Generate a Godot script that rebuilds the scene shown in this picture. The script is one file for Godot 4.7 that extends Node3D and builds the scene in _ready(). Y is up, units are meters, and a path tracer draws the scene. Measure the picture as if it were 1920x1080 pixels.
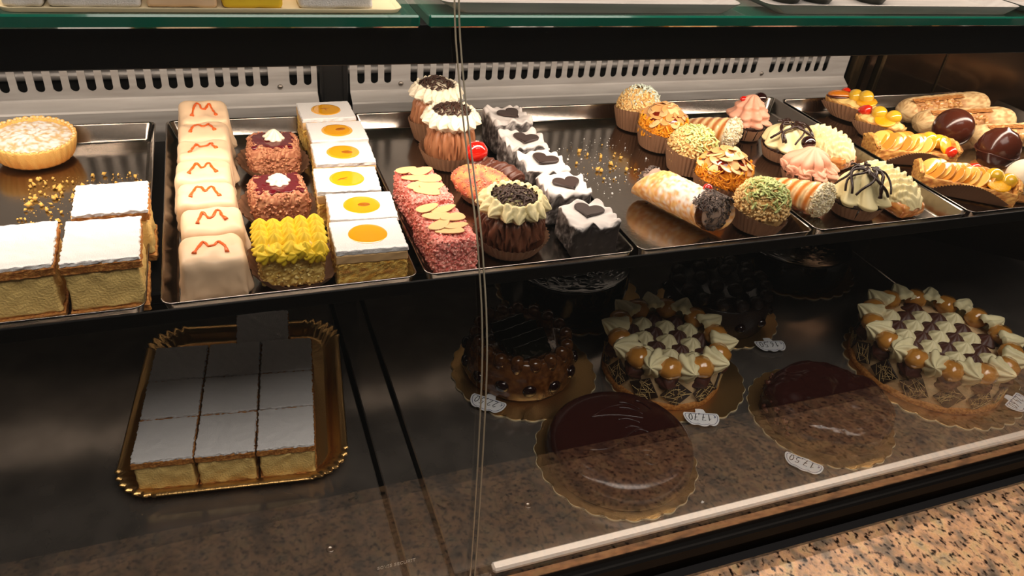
extends Node3D
# A pastry display case: a lit shelf of trays above, cakes on the steel deck below, curved glass in front.

class MB:
	var v := PackedVector3Array()
	var c := PackedColorArray()
	var ix := PackedInt32Array()
	var col := Color.WHITE
	var xf := Transform3D()
	func add(p: Vector3) -> int:
		v.append(xf * p)
		c.append(col)
		return v.size() - 1
	func tri(a: int, b: int, d: int):
		ix.append(a); ix.append(d); ix.append(b)
	func quad(a: int, b: int, d: int, e: int):
		tri(a, b, d); tri(a, d, e)
	func face(pts: Array):
		var k := v.size()
		for p in pts: add(p)
		for i in range(1, pts.size() - 1): tri(k, k + i, k + i + 1)
	# outward normal = dP/dv x dP/du
	func grid(nu: int, nv: int, fn: Callable, wrap := false, cf = null, flip := false):
		var k := v.size()
		var w := nu if wrap else nu + 1
		for j in nv + 1:
			for i in w:
				var p: Vector3 = fn.call(float(i) / nu, float(j) / nv)
				if cf != null: col = cf.call(float(i) / nu, float(j) / nv, p)
				add(p)
		for j in nv:
			for i in nu:
				var a := k + j * w + i
				var b := k + j * w + (i + 1) % w
				if flip: quad(a, b, b + w, a + w)
				else: quad(a, a + w, b + w, b)
	func lathe(prof: Array, n: int, md = null, cf = null):
		var m := prof.size() - 1
		grid(n, m, func(u, t):
			var q: Vector2 = prof[int(round(t * m))]
			var th: float = u * TAU
			var r := q.x
			var y := q.y
			if md != null:
				var o: Vector2 = md.call(th, t, q)
				r = o.x
				y = o.y
			return Vector3(r * cos(th), y, r * sin(th)), true, cf)
	func box(ctr: Vector3, s: Vector3, b := 0.0):
		var h := s / 2.0
		if b <= 0.0: b = minf(minf(s.x, s.y), s.z) * 0.12
		for ax in 3:
			for sg in [-1.0, 1.0]:
				var e := [Vector3.ZERO, Vector3.ZERO, Vector3.ZERO, Vector3.ZERO]
				var a1 := (ax + 1) % 3
				var a2 := (ax + 2) % 3
				var w := [[-1, -1], [1, -1], [1, 1], [-1, 1]]
				for q in 4:
					var p := Vector3.ZERO
					p[ax] = h[ax] * sg
					p[a1] = (h[a1] - b) * w[q][0]
					p[a2] = (h[a2] - b) * w[q][1]
					e[q] = ctr + p
				if sg < 0: e.reverse()
				face(e)
				for s1 in [-1.0, 1.0]:
					var p1 := Vector3.ZERO; var p2 := Vector3.ZERO; var p3 := Vector3.ZERO; var p4 := Vector3.ZERO
					p1[ax] = h[ax] * sg; p1[a1] = (h[a1] - b) * s1; p1[a2] = -(h[a2] - b)
					p2 = p1; p2[a2] = h[a2] - b
					p3[ax] = (h[ax] - b) * sg; p3[a1] = h[a1] * s1; p3[a2] = h[a2] - b
					p4 = p3; p4[a2] = -(h[a2] - b)
					var f := [ctr + p1, ctr + p2, ctr + p3, ctr + p4]
					if sg * s1 < 0: f.reverse()
					f.reverse()
					face(f)
		for sx in [-1.0, 1.0]:
			for sy in [-1.0, 1.0]:
				for sz in [-1.0, 1.0]:
					var f := [ctr + Vector3(h.x * sx, (h.y - b) * sy, (h.z - b) * sz), ctr + Vector3((h.x - b) * sx, h.y * sy, (h.z - b) * sz), ctr + Vector3((h.x - b) * sx, (h.y - b) * sy, h.z * sz)]
					if sx * sy * sz < 0: f.reverse()
					face(f)
	static func axis(h: float, r: float, n: int) -> PackedFloat32Array:
		var o := PackedFloat32Array([-h, -h + r * 0.15, -h + r * 0.38, -h + r * 0.68])
		for i in n + 1: o.append(lerpf(-h + r, h - r, float(i) / n))
		o.append(h - r * 0.68); o.append(h - r * 0.38); o.append(h - r * 0.15); o.append(h)
		return o
	# box with rounded edges, y from 0 to s.y, bent by disp(p, n) and coloured by cf(p, n)
	func soft(s: Vector3, r: float, n: Vector3i, disp = null, cf = null):
		var h := s / 2.0
		var A := [axis(h.x, r, n.x), axis(h.y, r, n.y), axis(h.z, r, n.z)]
		var key := {}
		for ax in 3:
			var a1 := (ax + 1) % 3
			var a2 := (ax + 2) % 3
			for sg in 2:
				var N1: int = A[a1].size()
				var N2: int = A[a2].size()
				var id := PackedInt32Array()
				for j in N2:
					for i in N1:
						var g := Vector3i.ZERO
						g[ax] = (A[ax].size() - 1) * sg
						g[a1] = i
						g[a2] = j
						if not key.has(g):
							var p := Vector3(A[0][g.x], A[1][g.y], A[2][g.z])
							var q := p.clamp(-h + Vector3.ONE * r, h - Vector3.ONE * r)
							var d := (p - q)
							var nn := d.normalized()
							p = q + nn * r
							p.y += h.y
							if disp != null: p = disp.call(p, nn)
							if cf != null: col = cf.call(p, nn)
							key[g] = add(p)
						id.append(key[g])
				for j in N2 - 1:
					for i in N1 - 1:
						var a := id[j * N1 + i]
						var b := id[j * N1 + i + 1]
						var d2 := id[(j + 1) * N1 + i + 1]
						var e := id[(j + 1) * N1 + i]
						if sg == 1: quad(a, b, d2, e)
						else: quad(a, e, d2, b)
	func tube(path: Array, rad, sides := 6, closed := false, flat := 1.0, star := 0.0, lobes := 5):
		var n := path.size()
		var k := v.size()
		var nrm := Vector3.UP
		for i in n:
			var t: Vector3 = (path[(i + 1) % n] - path[(i - 1 + n) % n]) if closed else (path[mini(i + 1, n - 1)] - path[maxi(i - 1, 0)])
			t = t.normalized()
			if i == 0 and absf(t.y) > 0.9: nrm = Vector3.RIGHT
			nrm = (nrm - t * nrm.dot(t)).normalized()
			var bn := t.cross(nrm)
			var rr: float = rad if rad is float else rad[i]
			for s in sides:
				var a := TAU * s / sides
				var q := rr * (1.0 + star * cos(a * lobes))
				add(path[i] + nrm * (cos(a) * q * flat) + bn * (sin(a) * q))
		for i in (n if closed else n - 1):
			for s in sides:
				var a := k + i * sides + s
				var b := k + i * sides + (s + 1) % sides
				var i2 := (i + 1) % n
				quad(a, b, k + i2 * sides + (s + 1) % sides, k + i2 * sides + s)
		if not closed:
			for e in 2:
				var ci := add(path[0 if e == 0 else n - 1])
				# the cap's centre is already in world of xf
				for s in sides:
					var a := k + (0 if e == 0 else (n - 1) * sides) + s
					var b := k + (0 if e == 0 else (n - 1) * sides) + (s + 1) % sides
					if e == 0: tri(ci, b, a)
					else: tri(ci, a, b)
	func ball(p: Vector3, r: Vector3, n := 12, m := 8):
		var o := xf
		xf = o * Transform3D(Basis.from_scale(r), p)
		var pr := []
		for i in m + 1: pr.append(Vector2(sin(PI * i / m), -cos(PI * i / m)))
		lathe(pr, n)
		xf = o
	# outline in (x, z), extruded from y0 to y1, its top edge chamfered by b
	func slab(poly: PackedVector2Array, y0: float, y1: float, b := 0.0):
		var P := poly.duplicate()
		if not Geometry2D.is_polygon_clockwise(P): P.reverse()
		var n := P.size()
		var Q := PackedVector2Array()
		for i in n:
			var d := (P[(i + 1) % n] - P[(i - 1 + n) % n]).normalized()
			var nr := Vector2(d.y, -d.x)
			if not Geometry2D.is_point_in_polygon(P[i] + nr * 0.0002, P): nr = -nr
			Q.append(P[i] + nr * b)
		var T := Geometry2D.triangulate_polygon(Q)
		for top in 2:
			var k := v.size()
			for q in (Q if top == 1 else P): add(Vector3(q.x, y1 if top == 1 else y0, q.y))
			for t in range(0, T.size(), 3):
				var a := Q[T[t]]; var bb := Q[T[t + 1]]; var cc := Q[T[t + 2]]
				var up := (bb - a).cross(cc - a) < 0.0
				if up == (top == 1): tri(k + T[t], k + T[t + 1], k + T[t + 2])
				else: tri(k + T[t], k + T[t + 2], k + T[t + 1])
		var rows := [[P, y0], [P, y1 - b], [Q, y1]] if b > 0.0 else [[P, y0], [P, y1]]
		for r in rows.size() - 1:
			var k := v.size()
			for q in rows[r][0]: add(Vector3(q.x, rows[r][1], q.y))
			for q in rows[r + 1][0]: add(Vector3(q.x, rows[r + 1][1], q.y))
			for i in n:
				var a := P[i]
				var e := P[(i + 1) % n]
				var out3 := Vector3(0, 1, 0).cross(Vector3(e.x - a.x, 0, e.y - a.y))
				var inn := Geometry2D.is_point_in_polygon((a + e) / 2.0 + Vector2(out3.x, out3.z).normalized() * 0.0003, P)
				if not inn: quad(k + i, k + i + n, k + (i + 1) % n + n, k + (i + 1) % n)
				else: quad(k + i, k + (i + 1) % n, k + (i + 1) % n + n, k + i + n)
	func loft(rings: Array, cap0 := false, cap1 := false):
		var n: int = rings[0].size()
		var k := v.size()
		for r in rings:
			for p in r: add(p)
		for j in rings.size() - 1:
			for i in n:
				var a := k + j * n + i
				var b := k + j * n + (i + 1) % n
				quad(a, a + n, b + n, b)
		for e in 2:
			if (cap0 if e == 0 else cap1):
				var r: Array = rings[0 if e == 0 else rings.size() - 1]
				var s := Vector3.ZERO
				for p in r: s += p
				var ci := add(s / n)
				var q := v.size()
				for p in r: add(p)
				for i in n:
					if e == 0: tri(ci, q + i, q + (i + 1) % n)
					else: tri(ci, q + (i + 1) % n, q + i)
	func chunk(p: Vector3, s: float, g: RandomNumberGenerator):
		var o := xf
		var b := Basis.from_euler(Vector3(g.randf() * TAU, g.randf() * TAU, g.randf() * TAU)).scaled_local(Vector3(g.randf_range(0.7, 1.3), g.randf_range(0.5, 1.0), g.randf_range(0.6, 1.2)) * s)
		xf = o * Transform3D(b, p)
		var k := v.size()
		for q in [Vector3.RIGHT, Vector3.LEFT, Vector3.UP, Vector3.DOWN, Vector3.BACK, Vector3.FORWARD]:
			add(q + Vector3(g.randf() - 0.5, g.randf() - 0.5, g.randf() - 0.5) * 0.5)
		for t in [[0, 2, 4], [2, 1, 4], [1, 3, 4], [3, 0, 4], [2, 0, 5], [1, 2, 5], [3, 1, 5], [0, 3, 5]]:
			tri(k + t[0], k + t[1], k + t[2])
		xf = o
	func curl(p: Vector3, nm: Vector3, ln: float, wd: float, g: RandomNumberGenerator, lift := 0.5):
		var t := nm.cross(Vector3(g.randf() - 0.5, g.randf() - 0.5, g.randf() - 0.5)).normalized()
		var pts := []
		var bend := g.randf_range(0.3, 1.2)
		t = (t + nm * g.randf_range(-0.1, lift)).normalized()
		for i in 4:
			var f := (i - 1.5) / 3.0
			pts.append(p + t * (f * ln) + nm * (wd * 0.6 - bend * f * f * ln * 0.6))
		tube(pts, wd, 4, false, 0.4)
	func dollop(R: float, H: float, n := 6, amp := 0.2, twist := 1.2, rows := 9, steps := 0.08):
		var pr := [Vector2(R * 0.75, 0)]
		for j in rows:
			var t := float(j) / (rows - 1)
			pr.append(Vector2(R * pow(1.0 - t, 0.72) * (1.0 + steps * sin(t * 14.0)) + 0.0002, H * (0.1 + 0.9 * t)))
		lathe(pr, n * 6, func(th, t, q): return Vector2(q.x * (1.0 + amp * (absf(cos((th + twist * t) * n / 2.0)) * 2.0 - 1.0)), q.y))
	func mesh() -> ArrayMesh:
		var nr := PackedVector3Array()
		nr.resize(v.size())
		for t in range(0, ix.size(), 3):
			var a := v[ix[t]]
			var f := (v[ix[t + 2]] - a).cross(v[ix[t + 1]] - a)
			nr[ix[t]] += f
			nr[ix[t + 1]] += f
			nr[ix[t + 2]] += f
		for i in nr.size():
			nr[i] = nr[i].normalized() if nr[i].length_squared() > 1e-24 else Vector3.UP
		var A := []
		A.resize(Mesh.ARRAY_MAX)
		A[Mesh.ARRAY_VERTEX] = v
		A[Mesh.ARRAY_NORMAL] = nr
		A[Mesh.ARRAY_COLOR] = c
		A[Mesh.ARRAY_INDEX] = ix
		var m := ArrayMesh.new()
		m.add_surface_from_arrays(Mesh.PRIMITIVE_TRIANGLES, A)
		return m

var rng := RandomNumberGenerator.new()
var nz := FastNoiseLite.new()
var M := {}
var tex := {}
var used := {}

func N(p: Vector3, f: float) -> float:
	return nz.get_noise_3dv(p * f)

func L(r: int, g: int, b: int) -> Color:
	return Color8(r, g, b).srgb_to_linear()

func noise_tex(kind: int, freq: float, ramp = null, size := 256, oct := 3) -> NoiseTexture2D:
	var key := "%d %f %s %d %d" % [kind, freq, str(ramp), size, oct]
	if not tex.has(key):
		var n := FastNoiseLite.new()
		n.noise_type = kind
		n.frequency = freq
		n.seed = 7
		n.fractal_octaves = oct
		var t := NoiseTexture2D.new()
		t.width = size
		t.height = size
		t.seamless = true
		t.noise = n
		if ramp != null:
			var gr := Gradient.new()
			var cs := PackedColorArray()
			var os := PackedFloat32Array()
			for q in ramp:
				os.append(q[0])
				cs.append(q[1])
			gr.offsets = os
			gr.colors = cs
			t.color_ramp = gr
		tex[key] = t
	return tex[key]

# colour in sRGB 0..255; o: metal, bump [kind, freq, cm, tile metres], ramp [kind, freq, stops, tile metres], coat, sss, sheen, vc, spec
func mat(col: Color, rough: float, o := {}) -> StandardMaterial3D:
	var m := StandardMaterial3D.new()
	m.albedo_color = col
	m.roughness = rough
	m.metallic = o.get("metal", 0.0)
	m.metallic_specular = o.get("spec", 0.5)
	m.vertex_color_use_as_albedo = o.get("vc", false)
	if o.has("ramp"):
		m.albedo_texture = noise_tex(o.ramp[0], o.ramp[1], o.ramp[2], o.ramp[4] if o.ramp.size() > 4 else 256)
		m.uv1_triplanar = true
		m.uv1_scale = Vector3.ONE / float(o.ramp[3])
	if o.has("bump"):
		m.heightmap_enabled = true
		m.heightmap_texture = noise_tex(o.bump[0], o.bump[1], null, 256, 4)
		m.heightmap_scale = o.bump[2]
		if not o.has("ramp"):
			m.uv1_triplanar = true
			m.uv1_scale = Vector3.ONE / float(o.bump[3])
	if o.has("coat"):
		m.clearcoat_enabled = true
		m.clearcoat = o.coat
		m.clearcoat_roughness = o.get("coatr", 0.1)
	if o.has("sss"):
		m.subsurf_scatter_enabled = true
		m.subsurf_scatter_strength = o.sss
	if o.has("stretch"): m.uv1_scale *= o.stretch
	return m

func numbered(n: String) -> String:
	if not used.has(n):
		used[n] = 0
		return n
	used[n] += 1
	return "%s_%03d" % [n, used[n]]

func tag(o: Node, label: String, cat := "", group := "", kind := ""):
	if label != "": o.set_meta("label", label)
	if cat != "": o.set_meta("category", cat)
	if group != "": o.set_meta("group", group)
	if kind != "": o.set_meta("kind", kind)

func thing(called: String, label: String, cat: String, at: Vector3, turn := 0.0, group := "") -> Node3D:
	var o := Node3D.new()
	o.name = numbered(called)
	add_child(o)
	o.position = at
	o.rotation.y = turn
	tag(o, label, cat, group)
	return o

func put(called: String, mb: MB, m: Material, parent: Node = self, kind := "") -> MeshInstance3D:
	var o := MeshInstance3D.new()
	o.mesh = mb.mesh()
	o.material_override = m
	if parent == self:
		o.name = numbered(called)
		add_child(o)
	else:
		o.name = called
		var k := 0
		while parent.has_node(NodePath(o.name)):
			k += 1
			o.name = "%s_%03d" % [called, k]
		parent.add_child(o)
	if kind != "": o.set_meta("kind", kind)
	return o

func put_mesh(called: String, me: Mesh, m: Material, parent: Node, xf: Transform3D) -> MeshInstance3D:
	var o := MeshInstance3D.new()
	o.mesh = me
	o.material_override = m
	o.name = called
	var k := 0
	while parent.has_node(NodePath(o.name)):
		k += 1
		o.name = "%s_%03d" % [called, k]
	parent.add_child(o)
	o.transform = xf
	return o

func struct(called: String, mb: MB, m: Material, label := "") -> MeshInstance3D:
	var o := put(called, mb, m)
	tag(o, label, "", "", "structure")
	return o

func cyl_mesh(mb: MB, a: Vector3, b: Vector3, r: float, n := 12):
	mb.tube([a, b], r, n)

func rrect(hx: float, hz: float, r: float, y: float, n := 6) -> Array:
	var o := []
	for q in 4:
		var cx: float = (hx - r) * [1, -1, -1, 1][q]
		var cz: float = (hz - r) * [1, 1, -1, -1][q]
		for i in n + 1:
			var a: float = (q + float(i) / n) * PI / 2.0
			o.append(Vector3(cx + r * cos(a), y, cz + r * sin(a)))
	return o

func euler(x: float, y: float, z: float, p := Vector3.ZERO) -> Transform3D:
	return Transform3D(Basis.from_euler(Vector3(x, y, z)), p)

const FLOOR := 0.247      # the trays' floor above the lower deck

func lighting():
	var cam := Camera3D.new()
	cam.name = "camera"
	cam.projection = Camera3D.PROJECTION_PERSPECTIVE
	cam.keep_aspect = Camera3D.KEEP_HEIGHT
	cam.fov = rad_to_deg(2.0 * atan(540.0 / 1425.0))
	cam.near = 0.02
	cam.transform = Transform3D(Basis(Vector3(0.9367, 0.0930, 0.3376), Vector3(0.1159, 0.8273, -0.5496), Vector3(-0.3304, 0.5540, 0.7642)).orthonormalized(), Vector3(0, 0.62, 0))
	add_child(cam)
	cam.current = true
	var we := WorldEnvironment.new()
	we.name = "environment"
	var e := Environment.new()
	e.background_mode = Environment.BG_COLOR
	e.background_color = Color(0.11, 0.10, 0.095)
	e.tonemap_mode = Environment.TONE_MAPPER_LINEAR
	e.tonemap_exposure = 1.0
	e.sdfgi_enabled = true
	e.ssao_enabled = true
	e.ssil_enabled = true
	we.environment = e
	add_child(we)
	# lamp strip under the black housing: warm, points down and a little to the back
	area("shelf_strip_light", Vector3(0.42, 0.4185, -0.655), Vector3(0, -1, -0.42), Vector2(1.75, 0.03), Color(1.0, 0.92, 0.84), 0.47)
	# unseen lamp strip above the frame, placed to light the upper trays
	area("unseen_upper_light", Vector3(0.42, 0.735, -0.70), Vector3(0, -1, -0.25), Vector2(1.75, 0.03), Color(1.0, 0.92, 0.84), 0.85)
	# ceiling lamp out of view, placed to light the granite and the deck
	area("unseen_ceiling_light", Vector3(0.5, 2.13, 0.42), Vector3(0, -1, 0), Vector2(1.6, 1.3), Color(1.0, 0.97, 0.94), 2.9)

func area(n: String, at: Vector3, dir: Vector3, size: Vector2, col: Color, energy: float):
	var l := AreaLight3D.new()
	l.name = n
	l.area_size = size
	l.light_color = col
	l.light_energy = energy
	l.area_range = 6.0
	l.area_attenuation = 2.0
	l.shadow_enabled = true
	l.area_normalize_energy = true
	add_child(l)
	var z := -dir.normalized()
	var x := Vector3.RIGHT
	l.transform = Transform3D(Basis(x, z.cross(x), z), at)

func make_materials():
	var S := FastNoiseLite.TYPE_SIMPLEX_SMOOTH
	var C := FastNoiseLite.TYPE_CELLULAR
	M.tray = mat(Color(0.58, 0.55, 0.52), 0.17, {"metal": 1.0, "bump": [S, 0.02, 0.004, 0.05]})
	M.steel = mat(Color(0.56, 0.53, 0.50), 0.30, {"metal": 0.9, "ramp": [S, 0.02, [[0.0, Color(0.80, 0.80, 0.80)], [1.0, Color(1, 1, 1)]], 0.3], "stretch": Vector3(0.3, 4.0, 4.0)})
	M.panel = mat(Color(0.69, 0.68, 0.67), 0.45, {"metal": 0.30, "ramp": [S, 0.03, [[0.0, Color(0.86, 0.85, 0.84)], [1.0, Color(1, 1, 1)]], 0.25], "stretch": Vector3(0.25, 3.0, 3.0)})
	M.deck = mat(Color(0.58, 0.545, 0.51), 0.15, {"metal": 0.72, "ramp": [S, 0.02, [[0.0, Color(0.78, 0.78, 0.78)], [1.0, Color(1, 1, 1)]], 0.35], "bump": [S, 0.006, 0.02, 0.35]})
	M.rail = mat(Color(0.86, 0.83, 0.80), 0.32, {"metal": 0.3})
	M.chrome = mat(Color(0.74, 0.68, 0.63), 0.14, {"metal": 1.0})
	M.black = mat(Color(0.045, 0.040, 0.038), 0.6, {"spec": 0.25})
	M.dark = mat(Color(0.05, 0.047, 0.045), 0.4)
	M.shelf = mat(Color(0.03, 0.028, 0.027), 0.5, {"spec": 0.2})
	M.bronze = mat(Color(0.36, 0.28, 0.21), 0.16, {"metal": 0.85, "ramp": [S, 0.02, [[0.0, Color(0.6, 0.58, 0.55)], [1.0, Color(1, 1, 1)]], 0.4]})
	M.trimb = mat(Color(0.34, 0.28, 0.19), 0.3, {"metal": 0.9})
	M.fin = mat(Color(0.62, 0.61, 0.60), 0.4, {"metal": 0.5})
	M.glass = mat(Color(0.9, 0.95, 0.93, 0.002), 0.02)
	M.glass.transparency = BaseMaterial3D.TRANSPARENCY_ALPHA
	M.glass_edge = mat(Color(0.62, 0.58, 0.50), 0.3, {"coat": 1.0})
	M.green_edge = mat(Color(0.05, 0.36, 0.29), 0.12, {"coat": 1.0, "coatr": 0.03})
	M.green_glass = mat(Color(0.10, 0.45, 0.36, 0.2), 0.03)
	M.green_glass.transparency = BaseMaterial3D.TRANSPARENCY_ALPHA
	M.granite = mat(Color(1, 1, 1), 0.30, {"ramp": [S, 0.012, [[0.0, Color(0.42, 0.38, 0.34)], [0.22, Color(0.62, 0.55, 0.48)], [0.36, Color(0.78, 0.64, 0.52)], [0.5, Color(0.90, 0.72, 0.57)], [0.64, Color(0.93, 0.77, 0.60)], [0.8, Color(0.86, 0.75, 0.58)], [1.0, Color(0.70, 0.66, 0.60)]], 0.22, 512], "coat": 0.4, "stretch": Vector3(1.0, 1.0, 0.8)})
	M.granite.detail_enabled = true
	M.granite.detail_blend_mode = BaseMaterial3D.BLEND_MODE_MUL
	M.granite.detail_uv_layer = BaseMaterial3D.DETAIL_UV_1
	M.granite.detail_albedo = noise_tex(S, 0.045, [[0.0, Color(0.06, 0.05, 0.05)], [0.20, Color(0.16, 0.14, 0.13)], [0.27, Color(0.60, 0.57, 0.55)], [0.36, Color(0.84, 0.81, 0.80)], [0.52, Color(1.0, 0.97, 0.95)], [0.72, Color(0.93, 0.88, 0.80)], [0.85, Color(1.0, 0.98, 0.96)], [1.0, Color(0.80, 0.80, 0.82)]], 512, 5)
	M.lamp = mat(Color(1, 1, 1), 0.5)
	M.lamp.emission_enabled = true
	M.lamp.emission = Color(1.0, 0.9, 0.75)
	M.lamp.emission_energy_multiplier = 1.0
	# food
	M.vc = mat(Color(1, 1, 1), 0.75, {"vc": true})
	M.vcgloss = mat(Color(1, 1, 1), 0.28, {"vc": true, "coat": 0.5})
	M.sugar = mat(Color(0.88, 0.87, 0.865), 0.9, {"bump": [S, 0.05, 0.03, 0.02]})
	M.fondant = mat(Color(0.90, 0.775, 0.635), 0.45)
	M.orange_icing = mat(Color(0.84, 0.36, 0.10), 0.3)
	M.sponge = mat(Color(1, 1, 1), 0.95, {"bump": [C, 0.08, 0.08, 0.02], "vc": true})
	M.puff = mat(Color(0.80, 0.57, 0.30), 0.7, {"bump": [S, 0.04, 0.06, 0.02], "ramp": [S, 0.03, [[0.2, Color(0.75, 0.62, 0.45)], [0.8, Color(1.0, 1.0, 0.95)]], 0.03]})
	M.crust = mat(Color(1, 1, 1), 0.6, {"vc": true, "bump": [S, 0.06, 0.05, 0.02]})
	M.custard = mat(Color(0.93, 0.80, 0.50), 0.4, {"bump": [S, 0.03, 0.05, 0.02]})
	M.jelly = mat(Color(0.90, 0.63, 0.07), 0.08, {"coat": 1.0, "coatr": 0.03})
	M.jelly_dark = mat(Color(0.62, 0.36, 0.03), 0.15)
	M.cherry_jelly = mat(Color(0.34, 0.02, 0.07), 0.12)
	M.white_cream = mat(Color(0.95, 0.90, 0.80), 0.5)
	M.butter_cream = mat(Color(0.94, 0.90, 0.72), 0.5)
	M.cream = mat(Color(0.93, 0.87, 0.66), 0.5)
	M.yellow = mat(Color(0.93, 0.79, 0.16), 0.65)
	M.pink_cream = mat(Color(0.87, 0.63, 0.52), 0.5)
	M.choc_cream = mat(Color(0.64, 0.42, 0.28), 0.45)
	M.choc_dark_cream = mat(Color(0.34, 0.18, 0.12), 0.4)
	M.choc = mat(Color(0.17, 0.09, 0.065), 0.25)
	M.choc_matt = mat(Color(0.20, 0.13, 0.10), 0.45)
	M.choc_glaze = mat(Color(0.27, 0.12, 0.075), 0.17)
	M.heart = mat(Color(0.22, 0.16, 0.145), 0.45)
	M.shaving = mat(Color(0.24, 0.14, 0.09), 0.5)
	M.paper = mat(Color(0.53, 0.38, 0.27), 0.7)
	M.paper.backlight_enabled = true
	M.paper.backlight = Color(0.10, 0.05, 0.02)
	M.pink_crumb = mat(Color(0.86, 0.42, 0.38), 0.9, {"bump": [C, 0.09, 0.08, 0.02], "vc": true})
	M.brown_crumb = mat(Color(0.60, 0.36, 0.24), 0.85, {"bump": [C, 0.09, 0.08, 0.02], "vc": true})
	M.nut = mat(Color(1, 1, 1), 0.7, {"vc": true})
	M.almond = mat(Color(0.88, 0.72, 0.50), 0.5)
	M.almond_brown = mat(Color(0.83, 0.60, 0.36), 0.35, {"coat": 0.5})
	M.green_choc = mat(Color(0.82, 0.86, 0.56), 0.5)
	M.pale_choc = mat(Color(0.86, 0.90, 0.84), 0.5)
	M.orange_flake = mat(Color(0.95, 0.62, 0.10), 0.45, {"coat": 0.3})
	M.syrup = mat(Color(0.42, 0.10, 0.03), 0.08, {"coat": 1.0})
	M.red_cherry = mat(Color(0.80, 0.10, 0.06), 0.12, {"coat": 1.0})
	M.black_cherry = mat(Color(0.12, 0.015, 0.02), 0.07, {"coat": 1.0})
	M.strawberry = mat(Color(0.84, 0.16, 0.05), 0.2, {"coat": 1.0})
	M.grape = mat(Color(0.88, 0.70, 0.18), 0.10, {"coat": 1.0})
	M.segment = mat(Color(0.95, 0.68, 0.06), 0.12, {"coat": 1.0, "bump": [S, 0.05, 0.04, 0.02]})
	M.peach = mat(Color(0.80, 0.46, 0.10), 0.1, {"coat": 1.0})
	M.peach_skin = mat(Color(0.30, 0.09, 0.03), 0.2, {"coat": 1.0})
	M.apple = mat(Color(0.90, 0.60, 0.20), 0.15, {"coat": 0.6})
	M.apple_dark = mat(Color(0.80, 0.53, 0.20), 0.15, {"coat": 0.6})
	M.apple_pale = mat(Color(0.93, 0.72, 0.36), 0.15, {"coat": 0.6})
	M.gold = mat(Color(0.80, 0.64, 0.40), 0.30, {"metal": 0.95, "bump": [S, 0.05, 0.02, 0.03]})
	M.card = mat(Color(0.80, 0.74, 0.60), 0.6)
	M.tag = mat(Color(0.90, 0.91, 0.92), 0.5)
	M.ink_blue = mat(Color(0.13, 0.14, 0.42), 0.5)
	M.ink_black = mat(Color(0.05, 0.04, 0.04), 0.5)
	M.mocha = mat(Color(0.88, 0.75, 0.56), 0.6, {"bump": [S, 0.04, 0.04, 0.03]})
	M.glazed_caramel = mat(Color(0.76, 0.52, 0.22), 0.15, {"coat": 1.0})
	M.fruit_glaze = mat(Color(0.52, 0.33, 0.15), 0.14, {"coat": 1.0, "bump": [S, 0.03, 0.06, 0.04], "ramp": [S, 0.02, [[0.2, Color(0.6, 0.5, 0.4)], [0.8, Color(1, 1, 1)]], 0.06]})
	M.choc_star = mat(Color(0.30, 0.15, 0.10), 0.5)
	M.dark_glaze = mat(Color(0.19, 0.075, 0.06), 0.22)
	M.black_glaze = mat(Color(0.05, 0.04, 0.035), 0.12, {"coat": 0.8})
	M.brown_cake = mat(Color(0.16, 0.09, 0.06), 0.4, {"coat": 0.3, "bump": [S, 0.05, 0.06, 0.03]})
	M.gold_line = mat(Color(0.80, 0.68, 0.45), 0.5)
	M.green_cake = mat(Color(0.12, 0.12, 0.06), 0.5)
	M.crumb_yellow = mat(Color(0.86, 0.68, 0.34), 0.8)
	M.white_print = mat(Color(0.75, 0.70, 0.64), 0.6)

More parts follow.
